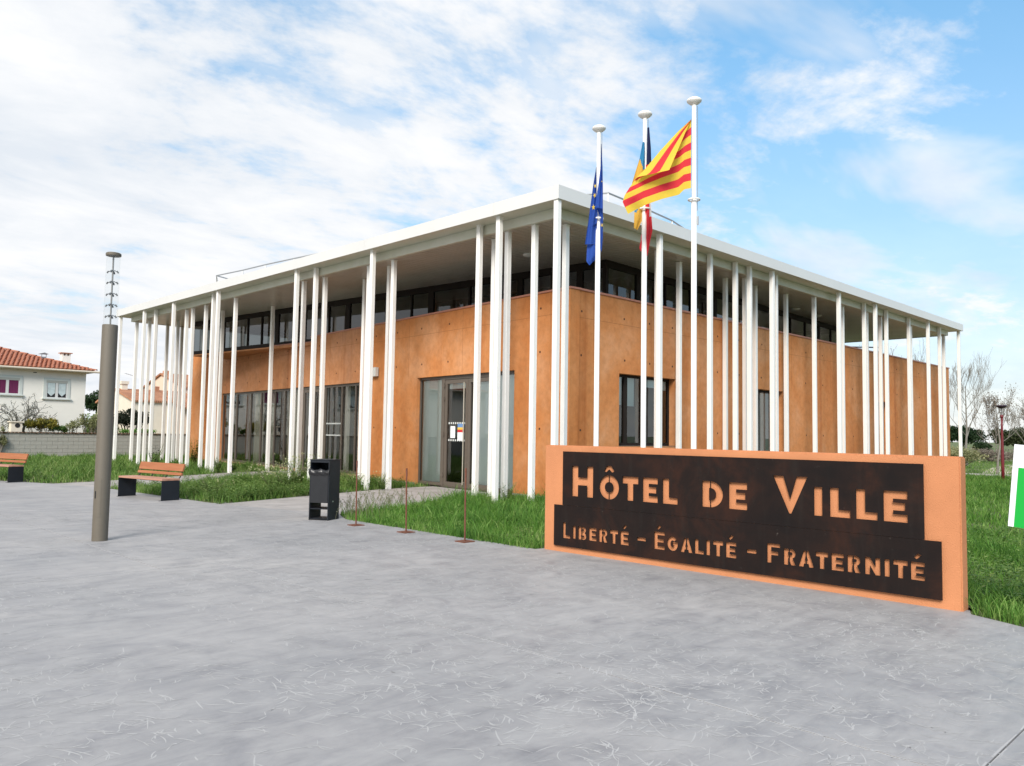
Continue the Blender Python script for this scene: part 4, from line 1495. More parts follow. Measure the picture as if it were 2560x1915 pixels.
def bench(label, loc, rotz):
    """seat runs along local +y from 0 to 1.8, front at x=0, back at x=0.45"""
    B = thing('bench', label, 'bench', loc, rotz, 'benches on the plaza')
    for y in (0.0, 1.79):
        g = G()
        g.box(0.0, 0.43, y - 0.006, y + 0.006, 0.004, 0.435)
        g.box(-0.03, 0.43, y - (0.05 if y > 1 else 0.0), y + (0.05 if y < 1 else 0.0), 0.0, 0.006)
        g.build('end_plate', NAVY, B)
    for k in range(3):
        G().box(0.0 + k * 0.145, 0.138 + k * 0.145, -0.01, 1.80, 0.440, 0.478).build('seat_slat', WOODT, B)
    G().box(0.05, 0.40, 0.006, 1.784, 0.425, 0.438).build('seat_frame', NAVY, B)
    tilt = 0.30
    for z0, z1, lab in ((0.545, 0.605, 'a'), (0.635, 0.80, 'b')):
        pts = []
        for zz in (z0, z1):
            for xx in (0.0, 0.034):
                pts.append((0.44 + (zz - 0.5) * tilt + xx, zz - xx * tilt))
        g = G()
        a, b_, c_, d_ = pts
        y0, y1 = -0.005, 1.795
        g.hexa([(a[0], y0, a[1]), (b_[0], y0, b_[1]), (b_[0], y1, b_[1]), (a[0], y1, a[1]), (c_[0], y0, c_[1]), (d_[0], y0, d_[1]), (d_[0], y1, d_[1]), (c_[0], y1, c_[1])])
        g.build('back_slat', WOOD, B)
    for y in (0.06, 0.60, 1.19, 1.73):
        g = G()
        g.tube([(0.40, y, 0.43), (0.475, y, 0.50), (0.475 + 0.28 * tilt, y, 0.78)], 0.014, 6)
        g.build('bracket', NAVY, B)
    return B


bench('wooden slat bench with dark plate ends just right of the lamp post', (6.88, 17.9, 0), math.atan2(0.31, 1.75))
bench('wooden slat bench cut by the left edge of the picture, before the far lawn', (5.71, 25.94, 0), 0.31)

BN = thing('litter_bin', 'dark anthracite box litter bin with a black bag over its opening', 'bin', (7.71, 12.44, 0), math.atan2(0.32, -0.18) - math.pi / 2)
BW, BD, BH = 0.37, 0.40, 1.07
# local: y from 0 to BW along the open front (front at x=0), x is depth
G().box(0, BD, -0.008, 0.008, 0, BH).build('side_panel', NAVY, BN)
G().box(0, BD, BW - 0.008, BW + 0.008, 0, BH).build('side_panel', NAVY, BN)
G().box(-0.01, BD + 0.01, -0.012, BW + 0.012, BH + 0.001, BH + 0.014).build('lid', NAVY, BN)
G().box(BD - 0.012, BD - 0.002, 0.009, BW - 0.009, 0.30, BH - 0.002).build('back_panel', NAVY, BN)
G().box(0.012, BD, 0.009, BW - 0.009, 0.018, 0.03).build('base_shelf', NAVY, BN)
G().box(0.005, BD, 0.009, BW - 0.009, 0.195, 0.207).build('shelf', NAVY, BN)
fd = G().box(-0.004, 0.008, 0.012, BW - 0.012, 0.31, 0.86).build('door_panel', mat('bin_door', (0.020, 0.021, 0.024), 0.65, spec=0.3, var=0.25, vscale=4), BN)
G().box(0.0, 0.012, 0.009, BW - 0.009, 1.03, 1.069).build('front_rail', NAVY, BN)
g = G()
g.tube([(-0.002 + 0.16, -0.013, 0.33), (0.16, -0.006, 0.33)], 0.013, 10)
g.build('lock', mat('lock_steel', (0.6, 0.6, 0.6), 0.3, 0.9), BN)
vs, fs = [], []
nU, nV = 26, 8
Rb = random.Random(9)
for j in range(nV + 1):
    v_ = j / nV
    for i in range(nU + 1):
        u_ = i / nU
        y = -0.02 + (BW + 0.04) * u_ if v_ < 0.95 else -0.02 + (BW + 0.04) * u_
        z = 0.91 - 0.115 * v_ + 0.012 * math.sin(13 * u_ + 2) * (1 - v_) + 0.004 * math.sin(31 * u_ + 5 * v_)
        x = -0.008 - 0.030 * math.sin(math.pi * min(1, v_ * 1.05)) + 0.006 * math.sin(17 * u_ + 6 * v_) + Rb.uniform(-.003, .003)
        vs.append((x, y, z))
for j in range(nV):
    for i in range(nU):
        k0 = j * (nU + 1) + i
        fs.append((k0, k0 + 1, k0 + nU + 2, k0 + nU + 1))
# the bag falls back into the bin behind the rim
o_ = len(vs)
for i in range(nU + 1):
    x, y, z = vs[i]
    vs.append((0.10, 0.02 + (BW - 0.04) * i / nU, 0.80))
for i in range(nU):
    fs.append((i, i + 1, o_ + i + 1, o_ + i))
G().add(vs, fs).build('bag', BAGM, BN, True)

for (x, y), h, lb in (((7.72, 11.55), 1.10, 'thin rusty steel post on a square base plate, nearest the litter bin'),
                      ((7.82, 10.28), 1.02, 'thin rusty steel post on a square base plate, middle of three'),
                      ((7.84, 8.88), 1.08, 'thin rusty steel post on a square base plate, nearest the name wall')):
    T = thing('steel_post', lb, 'post', (x, y, 0), rng.uniform(-.08, .08), 'rusty posts along the lawn')
    lean = rng.uniform(-.012, .012)
    g = G()
    g.tube([(0, 0, 0.012), (lean, 0.004, h * .6), (lean * 1.5, 0.0, h - 0.12)], 0.0125, 8)
    g.tube([(lean * 1.5, 0, h - 0.12), (lean * 1.6, 0.002, h)], 0.015, 8)
    autosmooth(g.build('rod', RUST, T))
    G().box(-0.105, 0.105, -0.105, 0.105, 0.0, 0.014).build('base_plate', RUST, T)

# green and white board at the right edge
BD_ = thing('notice_board', 'green board with a broad white border, cut by the right edge of the picture', 'board', (8.05, 1.40, 0), 0.0)
ca, sa = math.cos(0.09), math.sin(0.09)


def bp(y, z):            # board plane, tilted about its centre
    dy, dz = y - 0.0, z - 1.22
    return (dy * ca - dz * sa + 0.020, 1.18 + dy * sa + dz * ca)


def board(y0, y1, z0, z1, x0, x1, m, name):
    q = [bp(y0, z0), bp(y1, z0), bp(y1, z1), bp(y0, z1)]
    return G().hexa([(x0, *q[0]), (x0, *q[1]), (x0, *q[2]), (x0, *q[3]), (x1, *q[0]), (x1, *q[1]), (x1, *q[2]), (x1, *q[3])]).build(name, m, BD_)


board(-0.475, 0.475, 0.86, 1.58, 0.0, 0.02, WHITES, 'panel')
board(-0.405, 0.405, 0.70, 1.36, -0.003, -0.0005, GREENS, 'green_field') if False else board(-0.43, 0.43, 0.861, 1.38, -0.003, -0.0005, GREENS, 'green_field')
g = G()
g.tube([(0.045, 0.0, -0.05), (0.045, 0.0, 1.5)], 0.025, 10)
g.build('post', GREYM, BD_)

# ------------------------------------------------------------------ neighbours beyond the left lawn
# white house: front along x at y = 50
HS = thing('house', 'white rendered house with a hipped orange tile roof behind the block wall at left', 'house', (0, 50, 0))
ZE = 4.72
G().box(-6, 14.65, 0, 9, -0.05, ZE).build('wall', HWALL, HS)
G().box(-6.3, 14.98, -0.36, 9.3, ZE + 0.002, ZE + 0.10).build('eave', HEAVE, HS)
g = G()
sl = 0.31
x0r, x1r, y0r, y1r = -6.35, 15.03, -0.42, 9.4
hd = (y1r - y0r) / 2
zr = ZE + 0.102
g.add([(x0r, y0r, zr), (x1r, y0r, zr), (x1r, y1r, zr), (x0r, y1r, zr), (x0r + hd, (y0r + y1r) / 2, zr + hd * sl), (x1r - hd, (y0r + y1r) / 2, zr + hd * sl)],
      [(0, 1, 5, 4), (1, 2, 5), (2, 3, 4, 5), (3, 0, 4), (3, 2, 1, 0)])
roof = g.build('roof', TILE, HS)
tg = G()
nseg = 5
prof = [(0.105 * math.cos(math.pi * k / nseg), 0.075 * math.sin(math.pi * k / nseg)) for k in range(nseg + 1)]
vs = [(px_ * (1.0 if e == 0 else 0.86), -0.04 if e == 0 else 0.42, pz_ + (0.03 if e == 0 else 0.0)) for e in (0, 1) for px_, pz_ in prof]
tg.add(vs, [(k, k + 1, nseg + 2 + k, nseg + 1 + k) for k in range(nseg)] + [tuple(range(nseg + 1))])
tile_me = tg.mesh('tile', True, False)
tile_me.materials.append(TILE)
Rh = random.Random(4)
ti = 0
row = 0
while row < 14:
    v_ = row * 0.36
    x = x1r - 0.16 - v_ * 0.97
    while x > 9.6 and ti < 298:
        o = link('tile', tile_me, None, roof, (x + Rh.uniform(-.008, .008), y0r + v_ * 0.955, zr + v_ * 0.955 * sl + 0.005))
        o.rotation_euler = (math.atan(sl), 0, Rh.uniform(-.03, .03))
        ti += 1
        x -= 0.225
    row += 1
hipn = 14
for k in range(hipn):
    q = k * 0.36
    o = link('ridge_tile', tile_me, None, roof, (x1r - q, y0r + q, zr + q * sl + 0.03))
    o.rotation_euler = (math.atan(sl / math.sqrt(2)), 0, math.radians(45))
g = G()
g.tube([(-6.4, -0.47, ZE + 0.07), (15.3, -0.47, ZE + 0.05)], 0.06, 8)
g.build('gutter', HEAVE, HS)


def house_window(x0, x1, z0, z1, curt, split):
    g = G()
    t = 0.14
    g.box(x0 - t, x0, -0.03, 0.02, z0 - 0.02, z1 + t)
    g.box(x1, x1 + t, -0.03, 0.02, z0 - 0.02, z1 + t)
    g.box(x0, x1, -0.03, 0.02, z1, z1 + t)
    w = g.build('window', HTRIM, HS)
    G().box(x0 - 0.2, x1 + 0.2, -0.10, 0.02, z0 - 0.09, z0 - 0.021).build('sill', HTRIM, w)
    g = G()
    f_ = 0.06
    g.box(x0, x0 + f_, -0.02, -0.006, z0 - 0.02, z1 - 0.1)
    g.box(x1 - f_, x1, -0.02, -0.006, z0 - 0.02, z1 - 0.1)
    g.box((x0 + x1) / 2 - 0.07, (x0 + x1) / 2 + 0.07, -0.02, -0.006, z0 - 0.02, z1 - 0.1)
    g.box(x0 + f_, x1 - f_, -0.021, -0.007, z0 - 0.02, z0 + 0.04)
    g.build('frame', INTERW, w)
    G().box(x0, x1, -0.024, -0.006, z1 - 0.13, z1 - 0.001).build('shutter_box', mat('shutter', (0.40, 0.40, 0.36), 0.7), w)
    for a, b_ in ((x0 + f_, (x0 + x1) / 2 - 0.07), ((x0 + x1) / 2 + 0.07, x1 - f_)):
        G().add([(a, -0.004, z0 + 0.04), (b_, -0.004, z0 + 0.04), (b_, -0.004, z1 - 0.13), (a, -0.004, z1 - 0.13)], [(0, 1, 2, 3)]).build('pane', BLACK, w)
        if curt is CURT_P:
            G().add([(a, -0.0055, z0 + 0.04), (b_, -0.0055, z0 + 0.04), (b_, -0.0055, z1 - 0.13), (a, -0.0055, z1 - 0.13)], [(0, 1, 2, 3)]).build('drape', curt, w)
        else:
            m_ = (a + b_) / 2
            G().add([(a + .02, -0.0055, z0 + 0.28), (m_, -0.0055, z0 + 0.10), (b_ - .02, -0.0055, z0 + 0.28), (b_ - .02, -0.0055, z1 - 0.13), (a + .02, -0.0055, z1 - 0.13)], [(0, 1, 2, 3, 4)]).build('drape', curt, w)


house_window(10.15, 11.32, 3.33, 4.22, CURT_P, 2)
house_window(12.62, 13.70, 3.20, 4.18, CURT_L, 2)
house_window(4.5, 6.0, 3.2, 4.2, CURT_L, 2)
g = G()
g.box(11.95, 12.12, -0.012, 0.01, ZE - 0.16, ZE - 0.12)
g.build('vent', BLACK, HS)
g = G()
g.box(13.62, 14.06, 1.0, 1.45, ZE + 0.2, 5.72)
ch = g.build('chimney', HWALL, HS)
g = G()
for a in (13.62, 13.8, 13.98):
    g.box(a, a + 0.08, 1.0, 1.45, 5.722, 5.86)
tag(g.build('chimney_pillars', HWALL, ch), kind='stuff')
G().box(13.53, 14.15, 0.92, 1.54, 5.862, 5.90).build('chimney_cap', TILE2, ch)
g = G()
g.box(12.70, 12.95, 1.6, 1.9, 5.1, 5.62)
for a in (12.70, 12.93):
    g.box(a, a + 0.025, 1.6, 1.63, 5.62, 5.78)
g.build('vent_pipe', GREYM, HS)
g = G()
g.add([(12.6, 1.5, 5.78), (13.05, 1.5, 5.78), (12.83, 1.5, 5.86), (12.6, 2.0, 5.78), (13.05, 2.0, 5.78), (12.83, 2.0, 5.86)], [(0, 1, 2), (3, 5, 4), (0, 2, 5, 3), (2, 1, 4, 5)])
g.build('vent_hood', GREYM, HS)


def gable_house(label, x0, x1, y0, y1, ze, zr_, wallm, roofm, axis='x', over=0.35):
    Hh = thing('house', label, 'house', (0, 0, 0))
    g = G()
    if axis == 'x':       # ridge along x
        ym = (y0 + y1) / 2
        g.add([(x0, y0, 0), (x0, y1, 0), (x0, y1, ze), (x0, ym, zr_), (x0, y0, ze), (x1, y0, 0), (x1, y1, 0), (x1, y1, ze), (x1, ym, zr_), (x1, y0, ze)],
              [(0, 1, 2, 3, 4), (9, 8, 7, 6, 5), (0, 4, 9, 5), (1, 6, 7, 2)])
    else:
        xm = (x0 + x1) / 2
        g.add([(x0, y0, 0), (x1, y0, 0), (x1, y0, ze), (xm, y0, zr_), (x0, y0, ze), (x0, y1, 0), (x1, y1, 0), (x1, y1, ze), (xm, y1, zr_), (x0, y1, ze)],
              [(4, 3, 2, 1, 0), (5, 6, 7, 8, 9), (0, 5, 9, 4), (1, 2, 7, 6)])
    g.build('wall', wallm, Hh)
    g = G()
    t = 0.14
    if axis == 'x':
        ym = (y0 + y1) / 2
        k = (zr_ - ze) / (ym - y0)
        for s_, ya in ((-1, y0 - over), (1, y1 + over)):
            zl = ze - over * k
            g.hexa([(x0 - over, ya, zl + .01), (x1 + over, ya, zl + .01), (x1 + over, ym, zr_ + .01), (x0 - over, ym, zr_ + .01),
                    (x0 - over, ya, zl + t), (x1 + over, ya, zl + t), (x1 + over, ym, zr_ + t), (x0 - over, ym, zr_ + t)])
    else:
        xm = (x0 + x1) / 2
        k = (zr_ - ze) / (xm - x0)
        for xa in (x0 - over, x1 + over):
            zl = ze - over * k
            g.hexa([(xa, y0 - over, zl + .01), (xm, y0 - over, zr_ + .01), (xm, y1 + over, zr_ + .01), (xa, y1 + over, zl + .01),
                    (xa, y0 - over, zl + t), (xm, y0 - over, zr_ + t), (xm, y1 + over, zr_ + t), (xa, y1 + over, zl + t)])
    rf = g.build('roof', roofm, Hh)
    return Hh, rf


# ridged tile relief for roofs too far away to tell tiles apart
RT, nt, b, v = newmat('far_roof_tiles', 0.85, 0.3)
wv = nt.nodes.new('ShaderNodeTexWave')
wv.inputs['Scale'].default_value = 2.2
wv.inputs['Distortion'].default_value = 1.5
nt.links.new(v, wv.inputs['Vector'])
c = nramp(nt, nnoise(nt, v, 1.5, 6, 0.7), [(0.3, (0.30, 0.13, 0.07)), (0.7, (0.56, 0.27, 0.15))])
c = nmix(nt, 0.5, c, nramp(nt, wv.outputs['Fac'], [(0.2, (0.55, 0.5, 0.5)), (0.6, (1.1, 1.1, 1.1))]), 'MULTIPLY')
nt.links.new(c, b.inputs['Base Color'])
set_bump(nt, b, wv.outputs['Fac'], 0.6, 0.05)

h2, r2 = gable_house('low cream house with a pale tile gable and two small chimneys between the columns', 20.2, 25.0, 58.2, 65.8, 3.45, 4.35, HCREAM, RT, 'x', 0.15)
g = G()
g.box(20.5, 20.9, 61.6, 62.0, 4.2, 4.80)
g.box(20.43, 20.97, 61.53, 62.07, 4.802, 5.02)
g.build('chimney', HCREAM, r2)
g = G()
g.box(22.9, 23.2, 61.6, 62.0, 4.2, 4.75)
g.build('chimney', TILE2, r2)
g = G()
g.tube([(21.05, 61, 4.2), (21.05, 61, 5.75)], 0.02, 5)
g.tube([(20.5, 61, 5.55), (21.2, 61, 5.38)], 0.015, 5)
for k in range(5):
    x = 20.5 + k * 0.14
    g.tube([(x, 60.8, 5.55 - k * .035), (x, 61.2, 5.55 - k * .035)], 0.01, 4)
g.build('antenna', GREYM, h2)
h3, r3 = gable_house('taller peach house with a red tile gable behind the columns', 25.0, 31.0, 61.5, 70.5, 4.75, 5.95, HPEACH, RT, 'x', 0.15)
g = G()
g.box(25.2, 25.8, 65.8, 66.4, 5.7, 6.3)
g.build('chimney', TILE2, r3)
h4, r4 = gable_house('small tile-roofed porch wing in front of the peach house', 23.2, 27.0, 57.2, 61.2, 3.15, 3.9, HPEACH, RT, 'x', 0.4)
g = G()
g.box(23.16, 23.19, 58.2, 60.0, 0.3, 2.7)
g.build('door', DARKB, h4)
h5, r5 = gable_house('pale house with a red roof left of the picture, mirrored in the glass front', -20, -9, 34, 46, 5.6, 7.6, HCREAM, RT, 'x')
for yy in (36, 39.5, 43):
    for zz in (1.0, 3.7):
        G().box(-9.01, -8.97, yy, yy + 1.2, zz, zz + 1.4).build('window', DARKB, h5)

# block wall with a tile coping, along y = 46.4
BWL = thing('block_wall', 'grey concrete block wall with a half-round tile coping beyond the left lawn', 'wall', (0, 46.4, 0))
G().box(-25, 34, 0.012, 0.19, -0.1, 1.24).build('core', MORTAR, BWL)
blk = G()
blk.box(0, 0.485, 0, 0.02, 0, 0.185)
blk_me = blk.mesh('block')
blk_me.materials.append(BLOCK)
Rw = random.Random(6)
nb_ = 0
for r_ in range(6):
    x = 9.4 - (0.25 if r_ % 2 else 0)
    while x < 22 and nb_ < 300:
        o = link('block', blk_me, None, BWL, (x, Rw.uniform(-0.004, 0.004), 0.04 + r_ * 0.20))
        x += 0.5
        nb_ += 1
g = G()
for r_ in range(6):
    x = -25 - (0.25 if r_ % 2 else 0)
    while x < 34:
        if not (9.0 < x < 22):
            g.box(x, x + 0.485, 0, 0.02, 0.04 + r_ * 0.20, 0.225 + r_ * 0.20)
        x += 0.5
tag(g.build('blocks_beyond', BLOCK, BWL), kind='stuff')
cop = G()
vs = [(0.08 * math.cos(math.pi * k / 5), e, 0.05 * math.sin(math.pi * k / 5)) for e in (-0.07, 0.27) for k in range(6)]
cop.add(vs, [(k, k + 1, 7 + k, 6 + k) for k in range(5)] + [(0, 1, 2, 3, 4, 5)])
cop_me = cop.mesh('coping_tile', True, False)
cop_me.materials.append(COPE)
for k in range(76):
    link('coping_tile', cop_me, None, BWL, (9.3 + k * 0.172, 0, 1.245 + Rw.uniform(-.008, .008)))
g = G()
for x in (-25, 22.4):
    while x < (9.2 if x < 9.2 else 34):
        g.add([(v0[0] + x, v0[1], v0[2] + 1.245) for v0 in vs], [(k, k + 1, 7 + k, 6 + k) for k in range(5)])
        x += 0.172
tag(g.build('coping_beyond', COPE, BWL), kind='stuff')
mb = thing('meter_box', 'small wooden-framed meter box at the foot of the block wall', 'box', (19.75, 46.2, 0))
G().box(0, 0.55, 0, 0.15, 0, 0.75).build('case', mat('meter_case', (0.30, 0.25, 0.19), 0.8), mb)
G().box(0.09, 0.46, -0.015, 0, 0.05, 0.62).build('door', mat('meter_door', (0.14, 0.10, 0.07), 0.8), mb)
fl = thing('garden_flue', 'small cream garden barbecue flue with a round hole behind the block wall', 'chimney', (10.75, 47.6, 0))
g = G()
g.box(-0.25, 0.25, 0, 0.5, 0, 1.78)
g.prism([(-0.32, -0.06), (0.32, -0.06), (0.32, 0.56), (-0.32, 0.56)], 1.78, 1.84)
g.build('stack', HCREAM, fl)
g = G()
g.lathe([(0.12, 0), (0.12, 0.01)], 16)
hole = g.build('hole', BLACK, fl)
hole.rotation_euler = (math.pi / 2, 0, 0)
hole.location = (0.03, -0.002, 1.62)

# ------------------------------------------------------------------ trees and shrubs
def leaves(centres, radii, n, size, R, flat=1.0, shell=0.45):
    """leaf-sized quads spread through ellipsoids, more towards the surface; returns V, tint"""
    V = np.zeros((0, 4, 3))
    T = np.zeros(0)
    for c_, r_ in zip(centres, radii):
        k = n
        d = R.normal(size=(k, 3))
        d /= np.linalg.norm(d, axis=1)[:, None]
        rr = np.clip(R.uniform(0, 1, k) ** shell, 0, 1) * R.uniform(0.85, 1.12, k)
        p_ = np.array(c_) + d * rr[:, None] * np.array(r_)
        a = R.normal(size=(k, 3))
        a /= np.linalg.norm(a, axis=1)[:, None]
        b_ = np.cross(a, R.normal(size=(k, 3)))
        b_ /= np.linalg.norm(b_, axis=1)[:, None] + 1e-9
        s = size * R.uniform(0.6, 1.4, k)[:, None]
        q = np.stack([p_ - a * s - b_ * s * .45, p_ + a * s * .2 - b_ * s * .55, p_ + a * s + b_ * s * .1, p_ - a * s * .1 + b_ * s * .55], axis=1)
        V = np.concatenate([V, q])
        base_t = R.uniform(0.15, 0.85)
        T = np.concatenate([T, np.clip(base_t * 0.5 + R.uniform(0, 0.6, k), 0, 1)])
    return V, T


def grow(g, p_, d, L, r_, lvl, R, spread=0.6, upb=0.15, kids=(3, 5), n=5, wob=0.12, minr=0.004, tips=None, shrink=(0.5, 0.72)):
    segs = 4
    pts, rad = [p_], [r_]
    q = p_.copy()
    dd = d.copy()
    for i in range(segs):
        dd = (dd + Vector((R.gauss(0, wob), R.gauss(0, wob), R.gauss(0, wob) + upb * 0.3))).normalized()
        q = q + dd * (L / segs)
        pts.append(q.copy())
        rad.append(max(minr, r_ * (1 - 0.62 * (i + 1) / segs)))
    g.tube(pts, rad, n if lvl > 1 else 4 if lvl == 1 else 3, False)
    if tips is not None and lvl == 0:
        tips.append(pts[-1])
        tips.append(pts[-2])
    if lvl == 0:
        return
    for k in range(R.randint(*kids)):
        t = R.uniform(0.3, 1.0)
        i = min(segs - 1, int(t * segs))
        f_ = t * segs - i
        base = pts[i].lerp(pts[i + 1], f_)
        ax = Vector((R.gauss(0, 1), R.gauss(0, 1), R.gauss(0, 1)))
        ax = (ax - dd * ax.dot(dd)).normalized()
        nd = (dd * (1 - spread * 0.4) + ax * spread + Vector((0, 0, upb))).normalized()
        grow(g, base, nd, L * R.uniform(*shrink), max(minr, rad[i] * 0.6), lvl - 1, R, spread, upb, kids, n, wob, minr, tips, shrink)


def bare_tree(label, loc, h, r_, seed, lvl=4, spread=0.55, upb=0.35, m=BARKP, trunk=0.38, buds=0, minr=0.006, group='bare trees in the park'):
    R = random.Random(seed)
    T = thing('bare_tree', label, 'tree', loc, 0, group)
    g = G()
    hh = h * trunk
    g.tube([(0, 0, -0.1), (R.gauss(0, .04), R.gauss(0, .04), hh * .5), (R.gauss(0, .06), R.gauss(0, .06), hh), (0, 0, h * 0.72)], [r_ * 1.25, r_, r_ * .85, r_ * .3], 8, False)
    g.build('trunk', m, T, True)
    g = G()
    tips = []
    n0 = 13
    for k in range(n0):
        z = hh * 0.75 + (h * 0.70 - hh * 0.75) * k / (n0 - 1)
        a = k * 2.4 + R.uniform(-.3, .3)
        el = R.uniform(0.5, 1.05)
        d = Vector((math.cos(a) * math.cos(el), math.sin(a) * math.cos(el), math.sin(el)))
        grow(g, Vector((0, 0, z)), d, (h - z) * R.uniform(0.40, 0.62), r_ * 0.40 * (1 - 0.5 * k / n0), lvl - 1, R, spread, upb, (3, 4), 5, 0.10, minr, tips)
    g.build('branches', m, T, False, False)
    if buds:
        P_ = np.array([t for t in tips for _ in range(buds)]) + nrng.normal(0, 0.09, (len(tips) * buds, 3))
        V, tt = leaves([(0, 0, 0)], [(0, 0, 0)], len(P_), 0.035, nrng)
        V = V + P_[:, None, :]
        quads('buds', V, TWIG, T, tt)
    return T


bare_tree('tall leafless tree behind the last column at right', (60, 16.7, 0), 7.4, 0.075, 21, 4, 0.5, 0.42, BARKP, 0.30, 0, 0.0055)
bare_tree('leafless tree rising beside the red park lamp', (43.2, 10.72, 0), 4.2, 0.05, 5, 4, 0.5, 0.5, BARKP, 0.36, 1, 0.0042)
bare_tree('leafless tree whose twigs rise above the right parapet', (60, 21.1, 0), 8.3, 0.08, 8, 4, 0.5, 0.5, BARKG, 0.35, 1, 0.008)
bare_tree('leafless tree near the right edge, above the olive pine', (62, 13.6, 0), 4.4, 0.055, 13, 4, 0.55, 0.4, BARKP, 0.35, 1, 0.006)


def pine(label, loc, c_list, r_list, n, size, m, trunk_h, r_, seed, name='pine_tree', cat='tree', group='pines in the background'):
    T = thing(name, label, cat, loc, 0, group)
    R = random.Random(seed)
    g = G()
    g.tube([(0, 0, -0.1), (R.uniform(-.1, .1), R.uniform(-.1, .1), trunk_h * .5), (0, 0, trunk_h)], [r_, r_ * .85, r_ * .6], 7, False)
    for c_ in c_list:
        g.tube([(0, 0, trunk_h * R.uniform(.55, .9)), (c_[0] * .6, c_[1] * .6, c_[2] - r_list[0][2] * .4), c_], [r_ * .5, r_ * .35, r_ * .1], 5, False)
    g.build('trunk', BARK, T, True)
    V, tt = leaves(c_list, r_list, n, size, nrng, shell=0.5)
    quads('crown', V, m, T, tt)
    return T


def clumps(R, n, ext, rad, zc_):
    cs, rs = [], []
    for _ in range(n):
        a = R.uniform(0, 2 * math.pi)
        q = math.sqrt(R.uniform(0, 1))
        cs.append((ext[0] * q * math.cos(a), ext[1] * q * math.sin(a), zc_ + ext[2] * R.uniform(-1, 1) * (1 - 0.5 * q)))
        k = R.uniform(0.7, 1.25)
        rs.append((rad[0] * k, rad[1] * k, rad[2] * k))
    return cs, rs


Rp = random.Random(17)
c_, r_ = clumps(Rp, 22, (1.4, 1.6, 0.75), (0.65, 0.7, 0.45), 2.35)
pine('round dark green pine behind the last column at right', (90, 25.3, 0), c_, r_, 330, 0.10, PINE, 2.2, 0.16, 1)
c_, r_ = clumps(Rp, 10, (0.5, 0.7, 0.8), (0.35, 0.45, 0.35), 0.9)
pine('small dark conifer right of the round dark pine', (88, 23.2, 0), c_, r_, 260, 0.08, PINE, 1.2, 0.08, 2)
c_, r_ = clumps(Rp, 26, (1.6, 2.0, 0.75), (0.7, 0.8, 0.5), 2.05)
pine('broad olive green pine behind the red park lamp', (90, 20.6, 0), c_, r_, 330, 0.10, PINEB, 1.9, 0.18, 3)
c_, r_ = clumps(Rp, 16, (1.5, 1.8, 0.6), (0.7, 0.8, 0.5), 1.9)
pine('olive green pine at the far right edge', (90, 17.2, 0), c_, r_, 300, 0.10, PINEB, 1.8, 0.18, 4)
c_, r_ = clumps(Rp, 22, (1.5, 1.5, 0.85), (0.6, 0.6, 0.45), 3.6)
pine('dark pine rising between the white house and the lamp post', (22.0, 71, 0), c_, r_, 330, 0.09, PINE, 3.4, 0.16, 5)
c_, r_ = clumps(Rp, 14, (1.3, 1.0, 0.9), (0.6, 0.6, 0.6), 1.6)
pine('leafy green hedge tree below the dark pine beside the white house', (19.3, 62, 0), c_, r_, 260, 0.09, WEED, 1.6, 0.10, 6, 'hedge_tree', 'tree', None)


def shrub(label, loc, n, ext, rad, zc_, per, size, m, seed, name='shrub', stems=9, sm=BARK):
    T = thing(name, label, 'shrub', loc)
    R = random.Random(seed)
    cs, rs = clumps(R, n, ext, rad, zc_)
    g = G()
    for k in range(stems):
        c1 = cs[k % len(cs)]
        g.tube([(R.uniform(-.1, .1), R.uniform(-.1, .1), 0), (c1[0] * .5, c1[1] * .5, c1[2] * .5), c1], [0.03, 0.022, 0.01], 5, False)
    g.build('stems', sm, T)
    V, tt = leaves(cs, rs, per, size, nrng, shell=0.5)
    quads('foliage', V, m, T, tt)
    return T


shrub('rounded yellow-green shrub behind the block wall, below the lace-curtained window', (11.95, 48.0, 0), 20, (0.75, 0.5, 0.28), (0.28, 0.3, 0.2), 1.72, 150, 0.05, SHRY, 1)
shrub('sprawling olive green shrub behind the block wall, right of the yellow-green one', (12.75, 47.9, 0), 7, (0.35, 0.3, 0.2), (0.22, 0.25, 0.16), 1.5, 120, 0.05, WEED, 2)
shrub('thin leafy shrub behind the block wall below the house corner', (13.55, 48.0, 0), 9, (0.45, 0.3, 0.3), (0.2, 0.2, 0.16), 1.6, 55, 0.05, SHRP, 3)
shrub('pale yellow flowering shrub behind the block wall just left of the lamp post', (14.45, 48.2, 0), 22, (0.62, 0.5, 0.5), (0.24, 0.26, 0.2), 1.85, 95, 0.042, SHRP, 4, 'shrub', 16)
shrub('dark purple-leaved bush behind the block wall just right of the lamp post', (17.75, 51.5, 0), 30, (1.05, 0.6, 0.45), (0.34, 0.36, 0.26), 2.25, 170, 0.055, SHRD, 5, 'shrub', 26, mat('dark_stem', (0.035, 0.025, 0.022), 0.9))
shrub('bright green clipped hedge top along the block wall between the columns', (16.6, 47.2, 0), 10, (1.0, 0.15, 0.05), (0.3, 0.2, 0.13), 1.40, 140, 0.04, GRASSB, 6, 'hedge', 4)
shrub('green bush between the columns in front of the porch', (20.9, 48.6, 0), 14, (0.6, 0.4, 0.5), (0.28, 0.3, 0.24), 1.6, 110, 0.05, WEED, 7)
shrub('dry climbing plant on the block wall at the left edge', (9.75, 46.3, 0), 10, (0.25, 0.15, 0.55), (0.14, 0.12, 0.2), 1.0, 90, 0.04, SHRP, 8, 'climber', 10)
shrub('pale scrub bush right of the last ochre wall', (55, 15.6, 0), 24, (0.9, 1.2, 0.4), (0.4, 0.45, 0.3), 0.75, 120, 0.06, SHRP, 9, 'shrub', 20)
